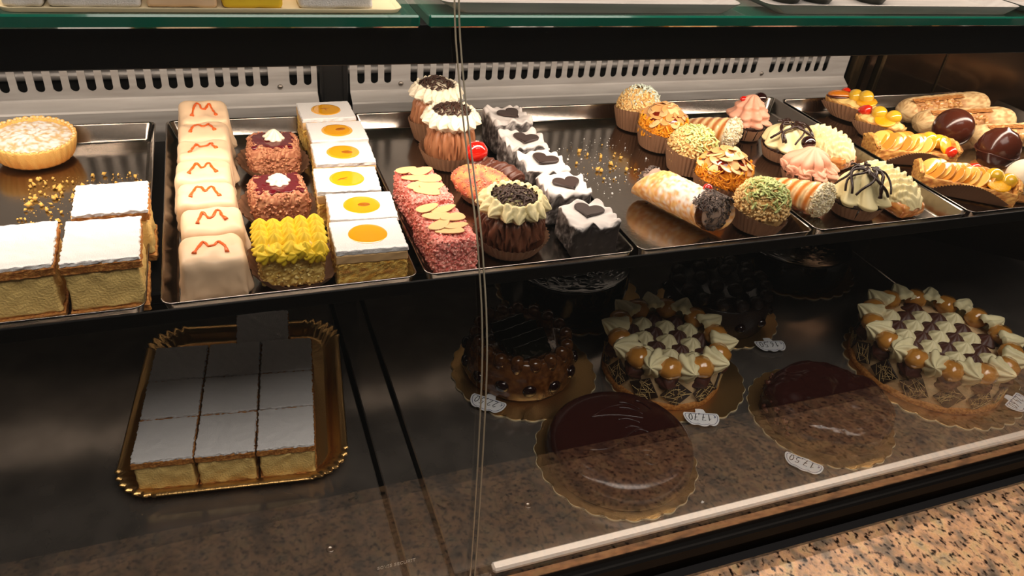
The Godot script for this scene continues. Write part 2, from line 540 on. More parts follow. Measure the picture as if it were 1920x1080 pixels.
func setting():
	# the lower deck: steel plates parted by two narrow grooves and one at the right
	var fl := Node3D.new()
	fl.name = "floor"
	add_child(fl)
	tag(fl, "brushed steel lower deck of the display case with narrow seams", "", "", "structure")
	for s in [[-0.8, 0.1075], [0.1130, 0.1490], [0.1540, 0.989], [0.993, 1.5]]:
		var m := MB.new()
		m.box(Vector3((s[0] + s[1]) / 2.0, -0.01, -0.695), Vector3(s[1] - s[0], 0.02, 0.56), 0.0012)
		put("deck_plate", m, M.deck, fl)
	var m0 := MB.new()
	m0.box(Vector3(0.35, -0.03, -0.69), Vector3(2.4, 0.018, 0.6))
	put("deck_underside", m0, M.black, fl)
	for p in [Vector3(0.0483, 0, -0.4724), Vector3(0.2491, 0, -0.4713)]:
		var m := MB.new()
		m.xf.origin = p
		m.lathe([Vector2(0.0042, -0.0005), Vector2(0.0042, 0.0008), Vector2(0.0034, 0.0013), Vector2(0.0022, 0.0011), Vector2(0.0018, 0.0003), Vector2(0, 0.0003)], 20)
		put("rivet_washer", m, M.steel, fl)
	# back wall
	var bw := MB.new()
	bw.box(Vector3(0.35, 0.36, -1.045), Vector3(2.4, 0.90, 0.03))
	struct("wall_back", bw, M.dark, "dark inner back wall of the display case behind the vents")
	for sec in [[-0.8, 0.117, 0.0535, [], "left"], [0.158, 0.962, 0.0, [], "right"]]:
		vent_panel(sec[0], sec[1], sec[4])
	# evaporator pipes and fins seen through the slots
	var ev := thing("cooling_coil", "grey cooling pipes and fins behind the vent slots", "cooling coil", Vector3(0.35, 0, 0))
	for y in [0.287, 0.303, 0.322]:
		var m := MB.new()
		m.tube([Vector3(-1.1, y, -0.985), Vector3(0.62, y, -0.985)], 0.0055, 10)
		put("pipe", m, M.fin, ev)
	var fm := MB.new()
	for i in 200:
		fm.box(Vector3(-1.1 + i * 0.0086, 0.315, -1.0), Vector3(0.0012, 0.07, 0.022), 0.0002)
	put("fin", fm, M.fin, ev, "stuff")
	# dark post between the two vent panels
	var pm := MB.new()
	pm.box(Vector3(0.1375, 0.33, -0.975), Vector3(0.036, 0.4, 0.03), 0.002)
	pm.box(Vector3(0.122, 0.33, -0.962), Vector3(0.004, 0.4, 0.012), 0.001)
	pm.box(Vector3(0.152, 0.33, -0.964), Vector3(0.007, 0.4, 0.012), 0.001)
	struct("trim_1", pm, M.dark, "dark upright channel between the two slotted back panels")
	# right corner: bronze uprights, then the angled dark mirror panel
	for q in [[0.975, -0.957, 0.012], [0.991, -0.965, 0.007], [1.004, -0.958, 0.014], [1.022, -0.953, 0.008]]:
		var m := MB.new()
		m.box(Vector3(q[0], 0.33, q[1]), Vector3(q[2], 0.62, 0.014), 0.0015)
		struct("trim_2" if q[0] < 0.98 else ("trim_3" if q[0] < 1.0 else ("trim_4" if q[0] < 1.01 else "trim_5")), m, M.trimb if q[2] < 0.013 else M.bronze, "%s bronze upright of the case's rear corner" % ["first", "second thin", "third wide", "fourth"][int(q[0] > 0.98) + int(q[0] > 1.0) + int(q[0] > 1.01)])
	var rw := MB.new()
	rw.xf = Transform3D(Basis(Vector3.UP, -atan2(0.34, 0.42)), Vector3(1.035, 0, -0.955))
	rw.box(Vector3(0.35, 0.40, -0.012), Vector3(0.72, 0.86, 0.02), 0.001)
	struct("wall_right", rw, M.bronze, "dark mirror-like end panel at the right of the case")
	var sm := MB.new()
	sm.xf = rw.xf
	sm.box(Vector3(0.085, 0.40, 0.0), Vector3(0.003, 0.85, 0.006), 0.001)
	struct("trim_6", sm, M.trimb, "thin bright seam on the dark end panel")
	var lw := MB.new()
	lw.box(Vector3(-0.81, 0.38, -0.72), Vector3(0.02, 0.9, 0.66))
	struct("wall_left", lw, M.dark, "dark left end panel of the display case")
	var cm := MB.new()
	cm.box(Vector3(0.35, 0.83, -0.80), Vector3(2.4, 0.02, 0.50))  # unseen case top, keeps the room lamp off the upper shelf
	struct("ceiling", cm, M.black, "black top of the display case, out of view, keeps room light off the upper shelf")
	# shelf under the trays
	var sh := MB.new()
	sh.box(Vector3(0.25, 0.2335, -0.737), Vector3(2.06, 0.012, 0.315), 0.002)
	tag(put("tray_shelf", sh, M.shelf), "black shelf that carries the row of steel pastry trays", "shelf")
	sh = MB.new()
	sh.box(Vector3(0.25, 0.2560, -0.5205), Vector3(2.06, 0.0125, 0.0025), 0.0005)  # added dark strip, stands in for shade on the tray fronts
	struct("shade_strip_10", sh, M.shelf, "added black strip standing in for the shade on the tray fronts")
	# lamp housing under the glass shelf
	var lh := thing("light_housing", "long black lamp housing hanging under the upper glass shelf", "lamp", Vector3(0.35, 0.4165, -0.64))
	var m1 := MB.new()
	m1.box(Vector3(0, 0.0165, 0.0265), Vector3(2.3, 0.033, 0.005), 0.001)
	put("front_panel", m1, M.black, lh)
	m1 = MB.new()
	m1.box(Vector3(0, 0.0305, -0.006), Vector3(2.3, 0.004, 0.06), 0.001)
	put("top_panel", m1, M.black, lh)
	m1 = MB.new()
	m1.box(Vector3(0, 0.016, -0.0375), Vector3(2.3, 0.026, 0.004), 0.001)
	put("rear_panel", m1, M.black, lh)
	m1 = MB.new()
	m1.tube([Vector3(-0.85, 0.015, -0.012), Vector3(0.95, 0.015, -0.012)], 0.008, 12)
	put("lamp_tube", m1, M.lamp, lh)
	# body of the upper lamp, out of view, lights the upper trays
	var uh := thing("unseen_upper_housing", "black lamp housing out of view, placed to light the upper trays", "lamp", Vector3(0.35, 0.74, -0.70))
	m1 = MB.new()
	m1.box(Vector3(0, 0.018, 0), Vector3(2.3, 0.02, 0.06), 0.002)
	put("body", m1, M.black, uh)
	m1 = MB.new()
	m1.tube([Vector3(-0.85, 0.004, 0), Vector3(0.95, 0.004, 0)], 0.006, 12)
	put("lamp_tube", m1, M.lamp, uh)
	# body of the unseen ceiling lamp
	var cl := thing("unseen_ceiling_lamp", "flat white ceiling lamp out of view, placed to light the granite and deck", "lamp", Vector3(0.5, 2.14, 0.42))
	m1 = MB.new()
	m1.box(Vector3(0, 0.03, 0), Vector3(1.66, 0.03, 1.36), 0.004)
	put("frame", m1, M.black, cl)
	m1 = MB.new()
	m1.box(Vector3(0, 0.008, 0), Vector3(1.6, 0.01, 1.3), 0.002)
	put("diffuser", m1, M.lamp, cl)
	# green-edged glass shelf in two panes
	for q in [[-0.8, 0.1555, "left"], [0.1625, 1.35, "right"]]:
		var gs := thing("glass_shelf", "upper glass shelf pane with green edge, %s" % ("left of the narrow gap" if q[2] == "left" else "right of the narrow gap"), "glass shelf", Vector3((q[0] + q[1]) / 2.0, 0.4496, -0.6))
		m1 = MB.new()
		m1.box(Vector3(0, 0.0044, -0.1695), Vector3(q[1] - q[0], 0.0088, 0.33), 0.001)
		put("pane", m1, M.green_glass, gs)
		m1 = MB.new()
		m1.box(Vector3(0, 0.0046, -0.002), Vector3(q[1] - q[0] - 0.0005, 0.0098, 0.004), 0.0014)
		put("polished_edge", m1, M.green_edge, gs)
	# front rail, chrome strip, black frame, granite ledge
	var rm := MB.new()
	rm.box(Vector3(0.85, 0.0015, -0.4095), Vector3(1.322, 0.007, 0.0105), 0.002)
	struct("trim_7", rm, M.rail, "bright steel rail along the foot of the front glass")
	rm = MB.new()
	rm.grid(40, 10, func(u, t): return Vector3(lerpf(-0.8, 1.5, u), -0.0045 - 0.0265 * t, -0.4015 + 0.0022 * t + 0.0012 * sin(PI * t)), false, null, true)
	rm.box(Vector3(0.35, -0.018, -0.408), Vector3(2.3, 0.027, 0.006), 0.001)
	struct("trim_8", rm, M.chrome, "rounded polished strip below the front rail reflecting the granite")
	rm = MB.new()
	rm.box(Vector3(0.35, -0.053, -0.417), Vector3(2.3, 0.042, 0.03), 0.001)
	struct("trim_9", rm, M.black, "black frame between the steel rail and the granite ledge")
	rm = MB.new()
	rm.box(Vector3(0.35, -0.083, -0.275), Vector3(2.6, 0.03, 0.236), 0.006)
	struct("counter_ledge", rm, M.granite, "speckled tan granite ledge in front of the case")
	rm = MB.new()
	rm.box(Vector3(0.35, -0.4, -0.30), Vector3(2.5, 0.6, 0.17), 0.006)
	struct("wall_front", rm, M.dark, "dark counter front below the granite ledge")
	# curved front glass: profile (z, y), from the foot up
	var prof := [[-0.3990, 0.003], [-0.4010, 0.045], [-0.4031, 0.0826], [-0.4091, 0.1618], [-0.4176, 0.2402], [-0.4278, 0.2838], [-0.4420, 0.3175], [-0.4581, 0.349], [-0.4860, 0.387], [-0.5212, 0.4423], [-0.5390, 0.4863], [-0.5480, 0.56], [-0.5520, 0.64]]
	var cv := Curve3D.new()
	for i in prof.size():
		var a: Array = prof[maxi(i - 1, 0)]
		var b: Array = prof[mini(i + 1, prof.size() - 1)]
		var tg := Vector3(0, b[1] - a[1], b[0] - a[0]) / 6.0
		cv.add_point(Vector3(0, prof[i][1], prof[i][0]), -tg, tg)
	cv.bake_interval = 0.004
	var bl := cv.get_baked_length()
	for q in [[-0.8, 0.162, 1], [0.1655, 1.5, 2]]:
		var root := Node3D.new()
		root.name = "window_%d" % q[2]
		add_child(root)
		tag(root, "curved clear front glass pane %s the joint" % ("left of" if q[2] == 1 else "right of"), "", "", "structure")
		var gm := MB.new()
		var em := MB.new()
		var ring := []
		for k in 49:
			var f := k / 48.0 * bl
			var p := cv.sample_baked(f, true)
			var d := (cv.sample_baked(minf(f + 0.003, bl), true) - cv.sample_baked(maxf(f - 0.003, 0), true)).normalized()
			ring.append([p + Vector3(0, -d.z, d.y) * 0.0055, p - Vector3(0, -d.z, d.y) * 0.0055])
		for side in 2:
			gm.grid(1, 48, func(u, t):
				var p: Vector3 = ring[int(round(t * 48))][side]
				return Vector3(lerpf(q[0], q[1], u), p.y, p.z), false, null, side == 0)
		put("pane", gm, M.glass, root)
		var ex: float = q[1] if q[2] == 1 else q[0]
		for side in (2 if q[2] == 2 else 0):
			var path := []
			for r in ring: path.append(Vector3(ex, r[side].y, r[side].z))
			em.tube(path, 0.0007, 6)
		if q[2] == 2: put("polished_edge", em, M.glass_edge, root)
		if q[2] == 1:
			var tm := TextMesh.new()
			tm.text = "SOVIS SECURIT"
			tm.font_size = 16
			tm.pixel_size = 0.0003
			tm.depth = 0.0002
			var sf := SystemFont.new()
			sf.font_names = PackedStringArray(["Droid Sans"])
			tm.font = sf
			put_mesh("stamp_lettering", tm, M.white_print, root, Transform3D(Basis.IDENTITY, Vector3(0.0928, 0.0662, -0.3925)))

func vent_panel(x0: float, x1: float, which: String):
	var pitch := 0.01733
	var root := Node3D.new()
	root.name = numbered("vent_panel")
	add_child(root)
	tag(root, "slotted light grey metal back panel %s the dark upright" % ("left of" if which == "left" else "right of"), "vent panel")
	var m := MB.new()
	var zf := -0.96
	var zb := -0.9615
	var yb := 0.268
	var yt := 0.46
	var xs := []
	if which == "left":
		for k in 53:
			if k != 2: xs.append(0.1054 - k * pitch)
		xs.reverse()
	else:
		for k in 44:
			if k != 3 and k != 36: xs.append(0.1723 + k * pitch)
	var hw := 0.0047
	var s0 := 0.2765
	var s1 := 0.335
	var n := 8
	var x := x0
	for i in xs.size() + 1:
		# solid strip up to the slot
		var xe: float = xs[i] - hw if i < xs.size() else x1
		m.face([Vector3(x, yb, zf), Vector3(xe, yb, zf), Vector3(xe, yt, zf), Vector3(x, yt, zf)])
		if i == xs.size(): break
		var c: float = xs[i]
		var outline := []
		for k in n + 1:
			var a := PI + PI * k / n
			outline.append(Vector2(c + hw * cos(a), s0 + hw + hw * sin(a)))
		# below the rounded foot
		for k in n:
			var p: Vector2 = outline[k]
			var q: Vector2 = outline[k + 1]
			m.face([Vector3(p.x, yb, zf), Vector3(q.x, yb, zf), Vector3(q.x, q.y, zf), Vector3(p.x, p.y, zf)])
			m.face([Vector3(p.x, p.y, zf), Vector3(q.x, q.y, zf), Vector3(q.x, q.y, zb), Vector3(p.x, p.y, zb)])
		m.face([Vector3(c - hw, s1, zf), Vector3(c + hw, s1, zf), Vector3(c + hw, yt, zf), Vector3(c - hw, yt, zf)])
		for sx in [-1.0, 1.0]:
			var f := [Vector3(c + hw * sx, s0 + hw, zf), Vector3(c + hw * sx, s1, zf), Vector3(c + hw * sx, s1, zb), Vector3(c + hw * sx, s0 + hw, zb)]
			if sx > 0: f.reverse()
			m.face(f)
		x = c + hw
	put("slotted_sheet", m, M.panel, root)
	# bent ledge below the slots
	var lm := MB.new()
	var pr := [Vector2(-0.96, 0.268), Vector2(-0.9595, 0.266), Vector2(-0.946, 0.2575), Vector2(-0.9445, 0.2555), Vector2(-0.9445, 0.238), Vector2(-0.9465, 0.02)]
	for i in pr.size() - 1:
		lm.face([Vector3(x0, pr[i + 1].x * 0 + pr[i + 1].y, pr[i + 1].x), Vector3(x1, pr[i + 1].y, pr[i + 1].x), Vector3(x1, pr[i].y, pr[i].x), Vector3(x0, pr[i].y, pr[i].x)])
	put("bent_ledge", lm, M.panel, root)
	for sx in ([0.0715] if which == "left" else [0.2243, 0.7965]):
		var sm := MB.new()
		sm.xf = Transform3D(Basis(Vector3.RIGHT, PI / 2), Vector3(sx, 0.2755, zf))
		sm.lathe([Vector2(0.0034, 0), Vector2(0.0030, 0.0012), Vector2(0.0018, 0.0020), Vector2(0, 0.0022)], 14)
		put("screw", sm, M.steel, root)

func tray(x0: float, x1: float, label: String, z1 := -0.525, z0 := -0.893):
	var hx := (x1 - x0) / 2.0
	var hz := (z1 - z0) / 2.0
	var t := thing("steel_tray", label, "tray", Vector3((x0 + x1) / 2.0, 0.2403, (z0 + z1) / 2.0), 0.0, "steel trays on the lit shelf")
	var m := MB.new()
	var g := 0.007
	m.loft([rrect(hx - g - 0.001, hz - g - 0.001, 0.006, 0.0004), rrect(hx - g, hz - g, 0.006, 0.0015), rrect(hx - 0.0008, hz - 0.0008, 0.009, 0.0222), rrect(hx, hz, 0.009, 0.0235), rrect(hx - 0.001, hz - 0.001, 0.008, 0.0240), rrect(hx - 0.0022, hz - 0.0022, 0.008, 0.0225), rrect(hx - g - 0.001, hz - g - 0.001, 0.006, 0.0065), rrect(hx - g - 0.004, hz - g - 0.004, 0.006, 0.0050)], true, true)
	put("dish", m, M.tray, t)

# ---------- pastry builders ----------
func paper_cup(parent: Node, r0: float, r1: float, h: float, pleats := 34, xf := Transform3D(), lean := 0.0):
	var m := MB.new()
	m.xf = xf
	var ph := rng.randf() * 6.0
	m.lathe([Vector2(0, 0), Vector2(r0 * 0.9, 0), Vector2(r0, 0.0008), Vector2(lerpf(r0, r1, 0.5), h * 0.5), Vector2(r1, h), Vector2(r1 - 0.0006, h), Vector2(lerpf(r0, r1, 0.5) - 0.0006, h * 0.5), Vector2(r0 - 0.0006, 0.0014), Vector2(0, 0.0012)], pleats * 4, func(th, t, q):
		var k = (absf(fposmod(th * pleats / TAU, 1.0) - 0.5) * 4.0 - 1.0)
		var f: float = clampf((q.x / r0 - 0.8) * 3.0, 0, 1)
		return Vector2(q.x * (1.0 + f * (0.028 * k + 0.02 * sin(3.0 * th + ph))), q.y * (1.0 + lean * cos(th + 2.2) + 0.05 * sin(2.0 * th + ph))))
	return put("paper_cup", m, M.paper, parent)

func crumb(p: Vector3, n: Vector3, a := 0.0011, f := 330.0) -> Vector3:
	return p + n * (N(p, f) * a + N(p + Vector3(3, 1, 7), f * 2.1) * a * 0.7)

func vary(c1: Color, c2: Color, p: Vector3, f: float) -> Color:
	return c1.lerp(c2, clampf(N(p + position, f) * 1.3 + 0.5, 0, 1))

func fluted_tart(at: Vector3):
	var t = thing("fruit_tart", "round fluted tart with powdered sugar top, alone at the back left", "tart", at, 0.3)
	var m := MB.new()
	var R := 0.0405
	t.rotation.x = 0.10
	m.lathe([Vector2(0, 0), Vector2(R * 0.86, 0), Vector2(R * 0.89, 0.002), Vector2(R * 0.96, 0.011), Vector2(R, 0.0185), Vector2(R * 0.99, 0.0205), Vector2(R * 0.94, 0.0205), Vector2(R * 0.91, 0.0175), Vector2(0, 0.0165)], 132, func(th, t2, q):
		var f: float = clampf((q.x / R - 0.8) * 8.0, 0, 1)
		return Vector2(q.x * (1.0 + f * 0.035 * (absf(cos(th * 16.5)) - 0.5)), q.y + (0.0018 * absf(cos(th * 16.5)) if q.y > 0.018 else 0.0)), func(u, t2, p):
			return L(205, 132, 50).lerp(L(238, 188, 104), clampf(p.y / 0.02 + N(p, 160) * 0.4, 0, 1)))
	put("crust", m, M.crust, t)
	m = MB.new()
	m.lathe(range(21).map(func(k): return Vector2(R * 0.92 * (1.0 - k / 20.0), 0.0172 + 0.0048 * sqrt(k / 20.0))), 96, func(th, t2, q):
		return Vector2(q.x, q.y + 0.0012 * N(Vector3(q.x * cos(th), 0, q.x * sin(th)), 190)), func(u, t2, p):
			return L(214, 180, 130).lerp(L(235, 230, 224), clampf(N(p, 170) * 1.6 + 1.0 - Vector2(p.x, p.z).length() / R * 0.5, 0, 1)))
	put("sugar_dusting", m, M.vc, t)
	m = MB.new()
	for i in 46:
		var a := TAU * i / 46.0
		m.ball(Vector3(cos(a) * R * 0.95, 0.0212, sin(a) * R * 0.95), Vector3(0.0018, 0.0013, 0.0018), 6, 4)
	put("crimped_rim", m, mat(Color(0.92, 0.80, 0.60), 0.7), t)

func slice(called: String, label: String, at: Vector3, turn: float, s: Vector3, group: String, y_lift := 0.0):
	var t = thing(called, label, "cake slice", at, turn, group)
	var sd := rng.randf() * 10.0
	var flaky := func(p, n): return p + Vector3(n.x, 0, n.z) * (0.0012 * N(Vector3(p.x * 0.6, p.y * 3.0, p.z * 0.6) + Vector3(sd, 0, 0), 260))
	var m := MB.new()
	m.soft(Vector3(s.x, s.y * 0.13, s.z), 0.0012, Vector3i(14, 1, 14), flaky)
	put("bottom_pastry", m, M.puff, t)
	m = MB.new()
	m.xf.origin.y = s.y * 0.12
	m.soft(Vector3(s.x - 0.003, s.y * 0.69, s.z - 0.003), 0.003, Vector3i(14, 6, 14), func(p, n): return p + Vector3(n.x, 0, n.z) * (0.0018 * N(p + Vector3(0, sd, 0), 90)))
	put("custard_filling", m, M.custard, t)
	m = MB.new()
	m.xf.origin.y = s.y * 0.80
	m.soft(Vector3(s.x, s.y * 0.145, s.z), 0.0012, Vector3i(16, 2, 16), flaky)
	put("top_pastry", m, M.puff, t)
	m = MB.new()
	m.xf.origin.y = s.y * 0.935
	m.soft(Vector3(s.x - 0.0012, s.y * 0.065, s.z - 0.0012), 0.0009, Vector3i(26, 1, 26), func(p, n):
		var q: Vector3 = p + Vector3(n.x, 0, n.z) * (0.0014 * N(p + Vector3(0, 0, sd), 420))
		if n.y > 0.5: q.y += 0.0006 * N(p + Vector3(sd, 0, 0), 120)
		return q)
	put("powdered_sugar", m, M.sugar, t)
	return t

func fondant(at: Vector3, turn: float, i: int, tilt := 0.0):
	var lab := ["in front at the tray's edge", "second from the tray's front edge", "third from the tray's front edge", "in the middle of its row", "third from the back of its row", "second from the back of its row", "at the back, tilted forward"]
	var t = thing("marzipan_cake", "cream marzipan-covered petit four with orange icing letter M, " + lab[i], "petit four", at, turn, "marzipan cakes with an orange M")
	t.rotation.x = tilt
	var w := 0.050
	var h := 0.0415
	var d := 0.0440
	var sd := i * 3.7
	var m := MB.new()
	m.soft(Vector3(w, h, d), 0.0085, Vector3i(18, 10, 16), func(p, n):
		var low := 1.0 - clampf(p.y / h, 0, 1)
		var fl := 0.0050 * low * low * (0.6 + 1.3 * N(Vector3(p.x, 0, p.z) + Vector3(sd, 0, 0), 70))
		var q: Vector3 = p + Vector3(signf(p.x) * fl * (1.0 if absf(p.x) > w * 0.3 else absf(p.x) / (w * 0.3)), 0, signf(p.z) * minf(fl, 0.0012))
		q.y += 0.0024 * N(Vector3(p.x, 0, p.z) + Vector3(0, sd, 0), 45) * clampf(p.y / h, 0, 1)
		q -= Vector3(n.x, 0, n.z) * (0.0016 * absf(N(Vector3(p.x, 0.4 * p.y, p.z) + Vector3(0, 0, sd), 110)) * low)
		return q)
	put("marzipan_cover", m, M.fondant, t)
	m = MB.new()
	var pts := []
	var key := [Vector2(-0.0115, 0.0085), Vector2(-0.0095, 0.0005), Vector2(-0.006, -0.0075), Vector2(-0.0035, -0.0055), Vector2(-0.0012, 0.0008), Vector2(0.0015, 0.0006), Vector2(0.0048, -0.0065), Vector2(0.0068, -0.0055), Vector2(0.0085, 0.0015), Vector2(0.0108, 0.0068)]
	var cv := Curve3D.new()
	for k in key.size():
		var a: Vector2 = key[maxi(k - 1, 0)]
		var b: Vector2 = key[mini(k + 1, key.size() - 1)]
		var tg := Vector3(b.x - a.x, 0, b.y - a.y) / 6.0
		var jit := Vector3(rng.randf_range(-0.0012, 0.0012), 0, rng.randf_range(-0.0012, 0.0012))
		cv.add_point(Vector3(key[k].x * 1.08, 0, key[k].y * 1.30) + jit, -tg, tg)
	for k in 40:
		var p := cv.sample_baked(cv.get_baked_length() * k / 39.0)
		p.y = h + 0.0005 + 0.0024 * N(Vector3(p.x, 0, p.z) + Vector3(0, sd, 0), 45)
		pts.append(p)
	var rad := []
	for k in 40: rad.append(0.00115 + 0.0005 * N(pts[k] + Vector3(sd, 0, 0), 300) + (0.0007 if k < 2 or k > 37 else 0.0))
	m.tube(pts, rad, 7, false, 0.8)
	put("icing_letter", m, M.orange_icing, t)

func cherry_square(at: Vector3, turn: float, label: String, star: int):
	var t = thing("cherry_pastry", label, "pastry", at, turn, "crumb-coated pastries with cherry jelly")
	paper_cup(t, 0.029, 0.038, 0.013, 26, Transform3D(Basis.from_scale(Vector3(0.98, 1, 0.98)), Vector3.ZERO), 0.3)
	var m := MB.new()
	m.xf.origin.y = 0.0015
	m.soft(Vector3(0.052, 0.034, 0.050), 0.010, Vector3i(26, 14, 26), func(p, n):
		var dish := 0.0035 * clampf(1.0 - Vector2(p.x / 0.021, p.z / 0.020).length_squared(), 0, 1) if n.y > 0.5 else 0.0
		return crumb(p - Vector3(0, dish, 0), n, 0.0012, 190), func(p, n): return L(150, 84, 56).lerp(L(205, 150, 112), clampf(N(p, 420) + 0.35, 0, 1)))
	put("crumb_coating", m, M.vc, t)
	coat(t, m, 900, 0.0011, 0.0022, L(132, 70, 46), L(214, 152, 112), 0.034)
	m = MB.new()
	m.xf.origin.y = 0.0322
	m.soft(Vector3(0.040, 0.0034, 0.039), 0.0016, Vector3i(14, 1, 14), func(p, n): return p + Vector3(n.x, 0, n.z) * 0.0035 * N(p + at, 130) + Vector3(0, 0.0004 * N(p, 200), 0))
	put("cherry_jelly", m, M.cherry_jelly, t)
	m = MB.new()
	m.xf = euler(0.1, star * 0.7, 0.05, Vector3(0.001, 0.0352, -0.002))
	m.dollop(0.0098, 0.0095 if star == 1 else 0.011, 8, 0.17, 0.4, 8, 0.05)
	put("cream_star", m, M.white_cream, t)

# grains strewn over the sides (and rim) of a finished body
func coat(t: Node3D, body: MB, cnt: int, s0: float, s1: float, c1: Color, c2: Color, ymax: float, called := "loose_crumbs"):
	var m := MB.new()
	for i in cnt:
		var k := (rng.randi() % (body.ix.size() / 3)) * 3
		var a := rng.randf()
		var b := rng.randf() * (1.0 - a)
		var p := body.v[body.ix[k]] * (1.0 - a - b) + body.v[body.ix[k + 1]] * a + body.v[body.ix[k + 2]] * b
		if p.y > ymax and Vector2(p.x, p.z).length() < 0.021: continue
		if p.y < 0.002: continue
		m.col = c1.lerp(c2, rng.randf())
		m.chunk(p, rng.randf_range(s0, s1), rng)
	return put(called, m, M.nut, t, "stuff")

func yellow_square(at: Vector3, turn: float):
	var t = thing("mimosa_pastry", "yellow pastry with piped yellow rosettes and sponge crumb sides", "pastry", at, turn)
	paper_cup(t, 0.028, 0.039, 0.017, 24, Transform3D(Basis.IDENTITY, Vector3(0.003, 0, 0)), 0.3)
	var m := MB.new()
	m.xf.origin.y = 0.0015
	m.soft(Vector3(0.052, 0.038, 0.047), 0.008, Vector3i(24, 18, 22), func(p, n): return crumb(p, n, 0.0010, 190), func(p, n): return L(190, 150, 60).lerp(L(240, 215, 130), clampf(N(p, 500) + 0.5, 0, 1)))
	put("crumb_coating", m, M.vc, t)
	coat(t, m, 800, 0.0010, 0.0020, L(196, 150, 60), L(248, 228, 150), 0.036)
	m = MB.new()
	for i in 5:
		for j in 5:
			m.xf = euler(0.0, rng.randf() * 3.0, 0.0, Vector3((i - 2) * 0.0112 + rng.randf_range(-0.001, 0.001), 0.0375 - (0.002 if j == 4 else 0.0), (j - 2) * 0.0098 + rng.randf_range(-0.001, 0.001))) * euler(0.25 if j == 4 else 0.0, 0, 0)
			m.dollop(0.0075, 0.0088 + rng.randf() * 0.002, 7, 0.16, 0.6, 6, 0.05)
	for i in 7:
		m.xf = euler(1.0, rng.randf(), 0.0, Vector3(-0.022 + i * 0.0073, 0.0345 + 0.003 * sin(i * 2.0), 0.0235))
		m.dollop(0.0062, 0.008, 6, 0.18, 0.6, 6, 0.05)
	put("yellow_rosettes", m, M.yellow, t)

func orange_slice(at: Vector3, turn: float, i: int):
	var lab := ["in front at the tray's edge", "second from the front", "third from the front, dark streak in the jelly", "fourth from the front, dark spot in the jelly", "second from the back of its row", "at the back, dark twig in jelly"]
	var t = thing("orange_slice_cake", "white-topped sponge slice with round orange jelly, " + lab[i], "cake slice", at, turn, "white slices with orange jelly")
	var s := Vector3(0.0595, 0.0385, 0.0505)
	var sd := i * 5.1
	var m := MB.new()
	m.soft(Vector3(s.x, 0.026, s.z), 0.0025, Vector3i(22, 12, 20), func(p, n): return crumb(p + Vector3(0, 0, 0), Vector3(n.x, 0, n.z), 0.0012, 330), func(p, n):
		var c: Color = L(196, 140, 50).lerp(L(240, 205, 110), clampf(N(p + at, 400) + 0.5, 0, 1))
		var band := clampf(1.0 - absf(p.y - 0.0165 - 0.003 * N(p, 60)) / 0.004, 0, 1) * clampf(0.6 + N(p + at, 100) * 1.5, 0, 1)
		return c.lerp(L(150, 62, 20), band * 0.8))
	put("sponge", m, M.sponge, t)
	m = MB.new()
	m.xf.origin.y = 0.0255
	m.soft(Vector3(s.x + 0.0006, 0.0085, s.z + 0.0004), 0.0012, Vector3i(14, 2, 12), func(p, n): return p + Vector3(n.x, 0, n.z) * 0.0007 * N(p + at, 240))
	put("biscuit_layer", m, mat(Color(0.80, 0.65, 0.45), 0.8), t)
	m = MB.new()
	m.xf.origin.y = 0.0335
	m.soft(Vector3(s.x + 0.0004, 0.005, s.z), 0.0012, Vector3i(18, 1, 16), func(p, n): return p + Vector3(n.x, 0, n.z) * 0.0010 * N(p + at + Vector3(sd, 0, 0), 300))
	put("white_icing", m, M.sugar, t)
	m = MB.new()
	m.xf = Transform3D(Basis.from_scale(Vector3(1, 1, 0.98)), Vector3(0, 0.0383, 0.000))
	var R := 0.0168
	m.lathe([Vector2(R, 0), Vector2(R * 0.97, 0.0006), Vector2(R * 0.8, 0.0007), Vector2(0, 0.0006)], 48)
	var j := put("orange_jelly", m, M.jelly, t)
	if i > 0:
		m = MB.new()
		m.xf = Transform3D(Basis(Vector3.UP, [0.0, 0.0, 0.5, -0.2, 0.2, 0.1][i]), Vector3([0, 0.002, -0.004, 0.004, 0.004, -0.001][i], 0.0389, [0, 0, 0.001, 0.001, -0.002, -0.003][i]))
		if i == 2 or i == 5:
			m.tube([Vector3(-0.006, 0, 0.0006), Vector3(-0.002, 0, -0.0006), Vector3(0.006, 0, -0.0004)], [0.0006, 0.0012, 0.0005], 6, false, 0.3)
			m.tube([Vector3(-0.001, 0, 0), Vector3(0.003, 0, 0.003)], [0.0009, 0.0004], 6, false, 0.3)
			if i == 5: m.tube([Vector3(0, 0, 0), Vector3(0.0005, 0, 0.007)], [0.0006, 0.0004], 6, false, 0.3)
		else:
			m.ball(Vector3.ZERO, Vector3(0.0058, 0.0005, 0.0036), 16, 6)
		put("fruit_mark", m, M.jelly_dark, t)

func shavings(parent: Node, called: String, m0: Material, ctr: Vector3, R: Vector3, cnt: int, ln: float, wd: float, lift := 0.5, front := -1.0):
	var m := MB.new()
	for i in cnt:
		var a := rng.randf() * TAU
		var q := sqrt(rng.randf())
		var d := Vector3(cos(a) * q, 0, sin(a) * q)
		d.y = sqrt(maxf(0.0, 1.0 - q * q * 0.95))
		m.curl(ctr + d * R, (d / R).normalized(), ln * rng.randf_range(0.6, 1.3), wd, rng, lift)
	return put(called, m, m0, parent, "stuff")

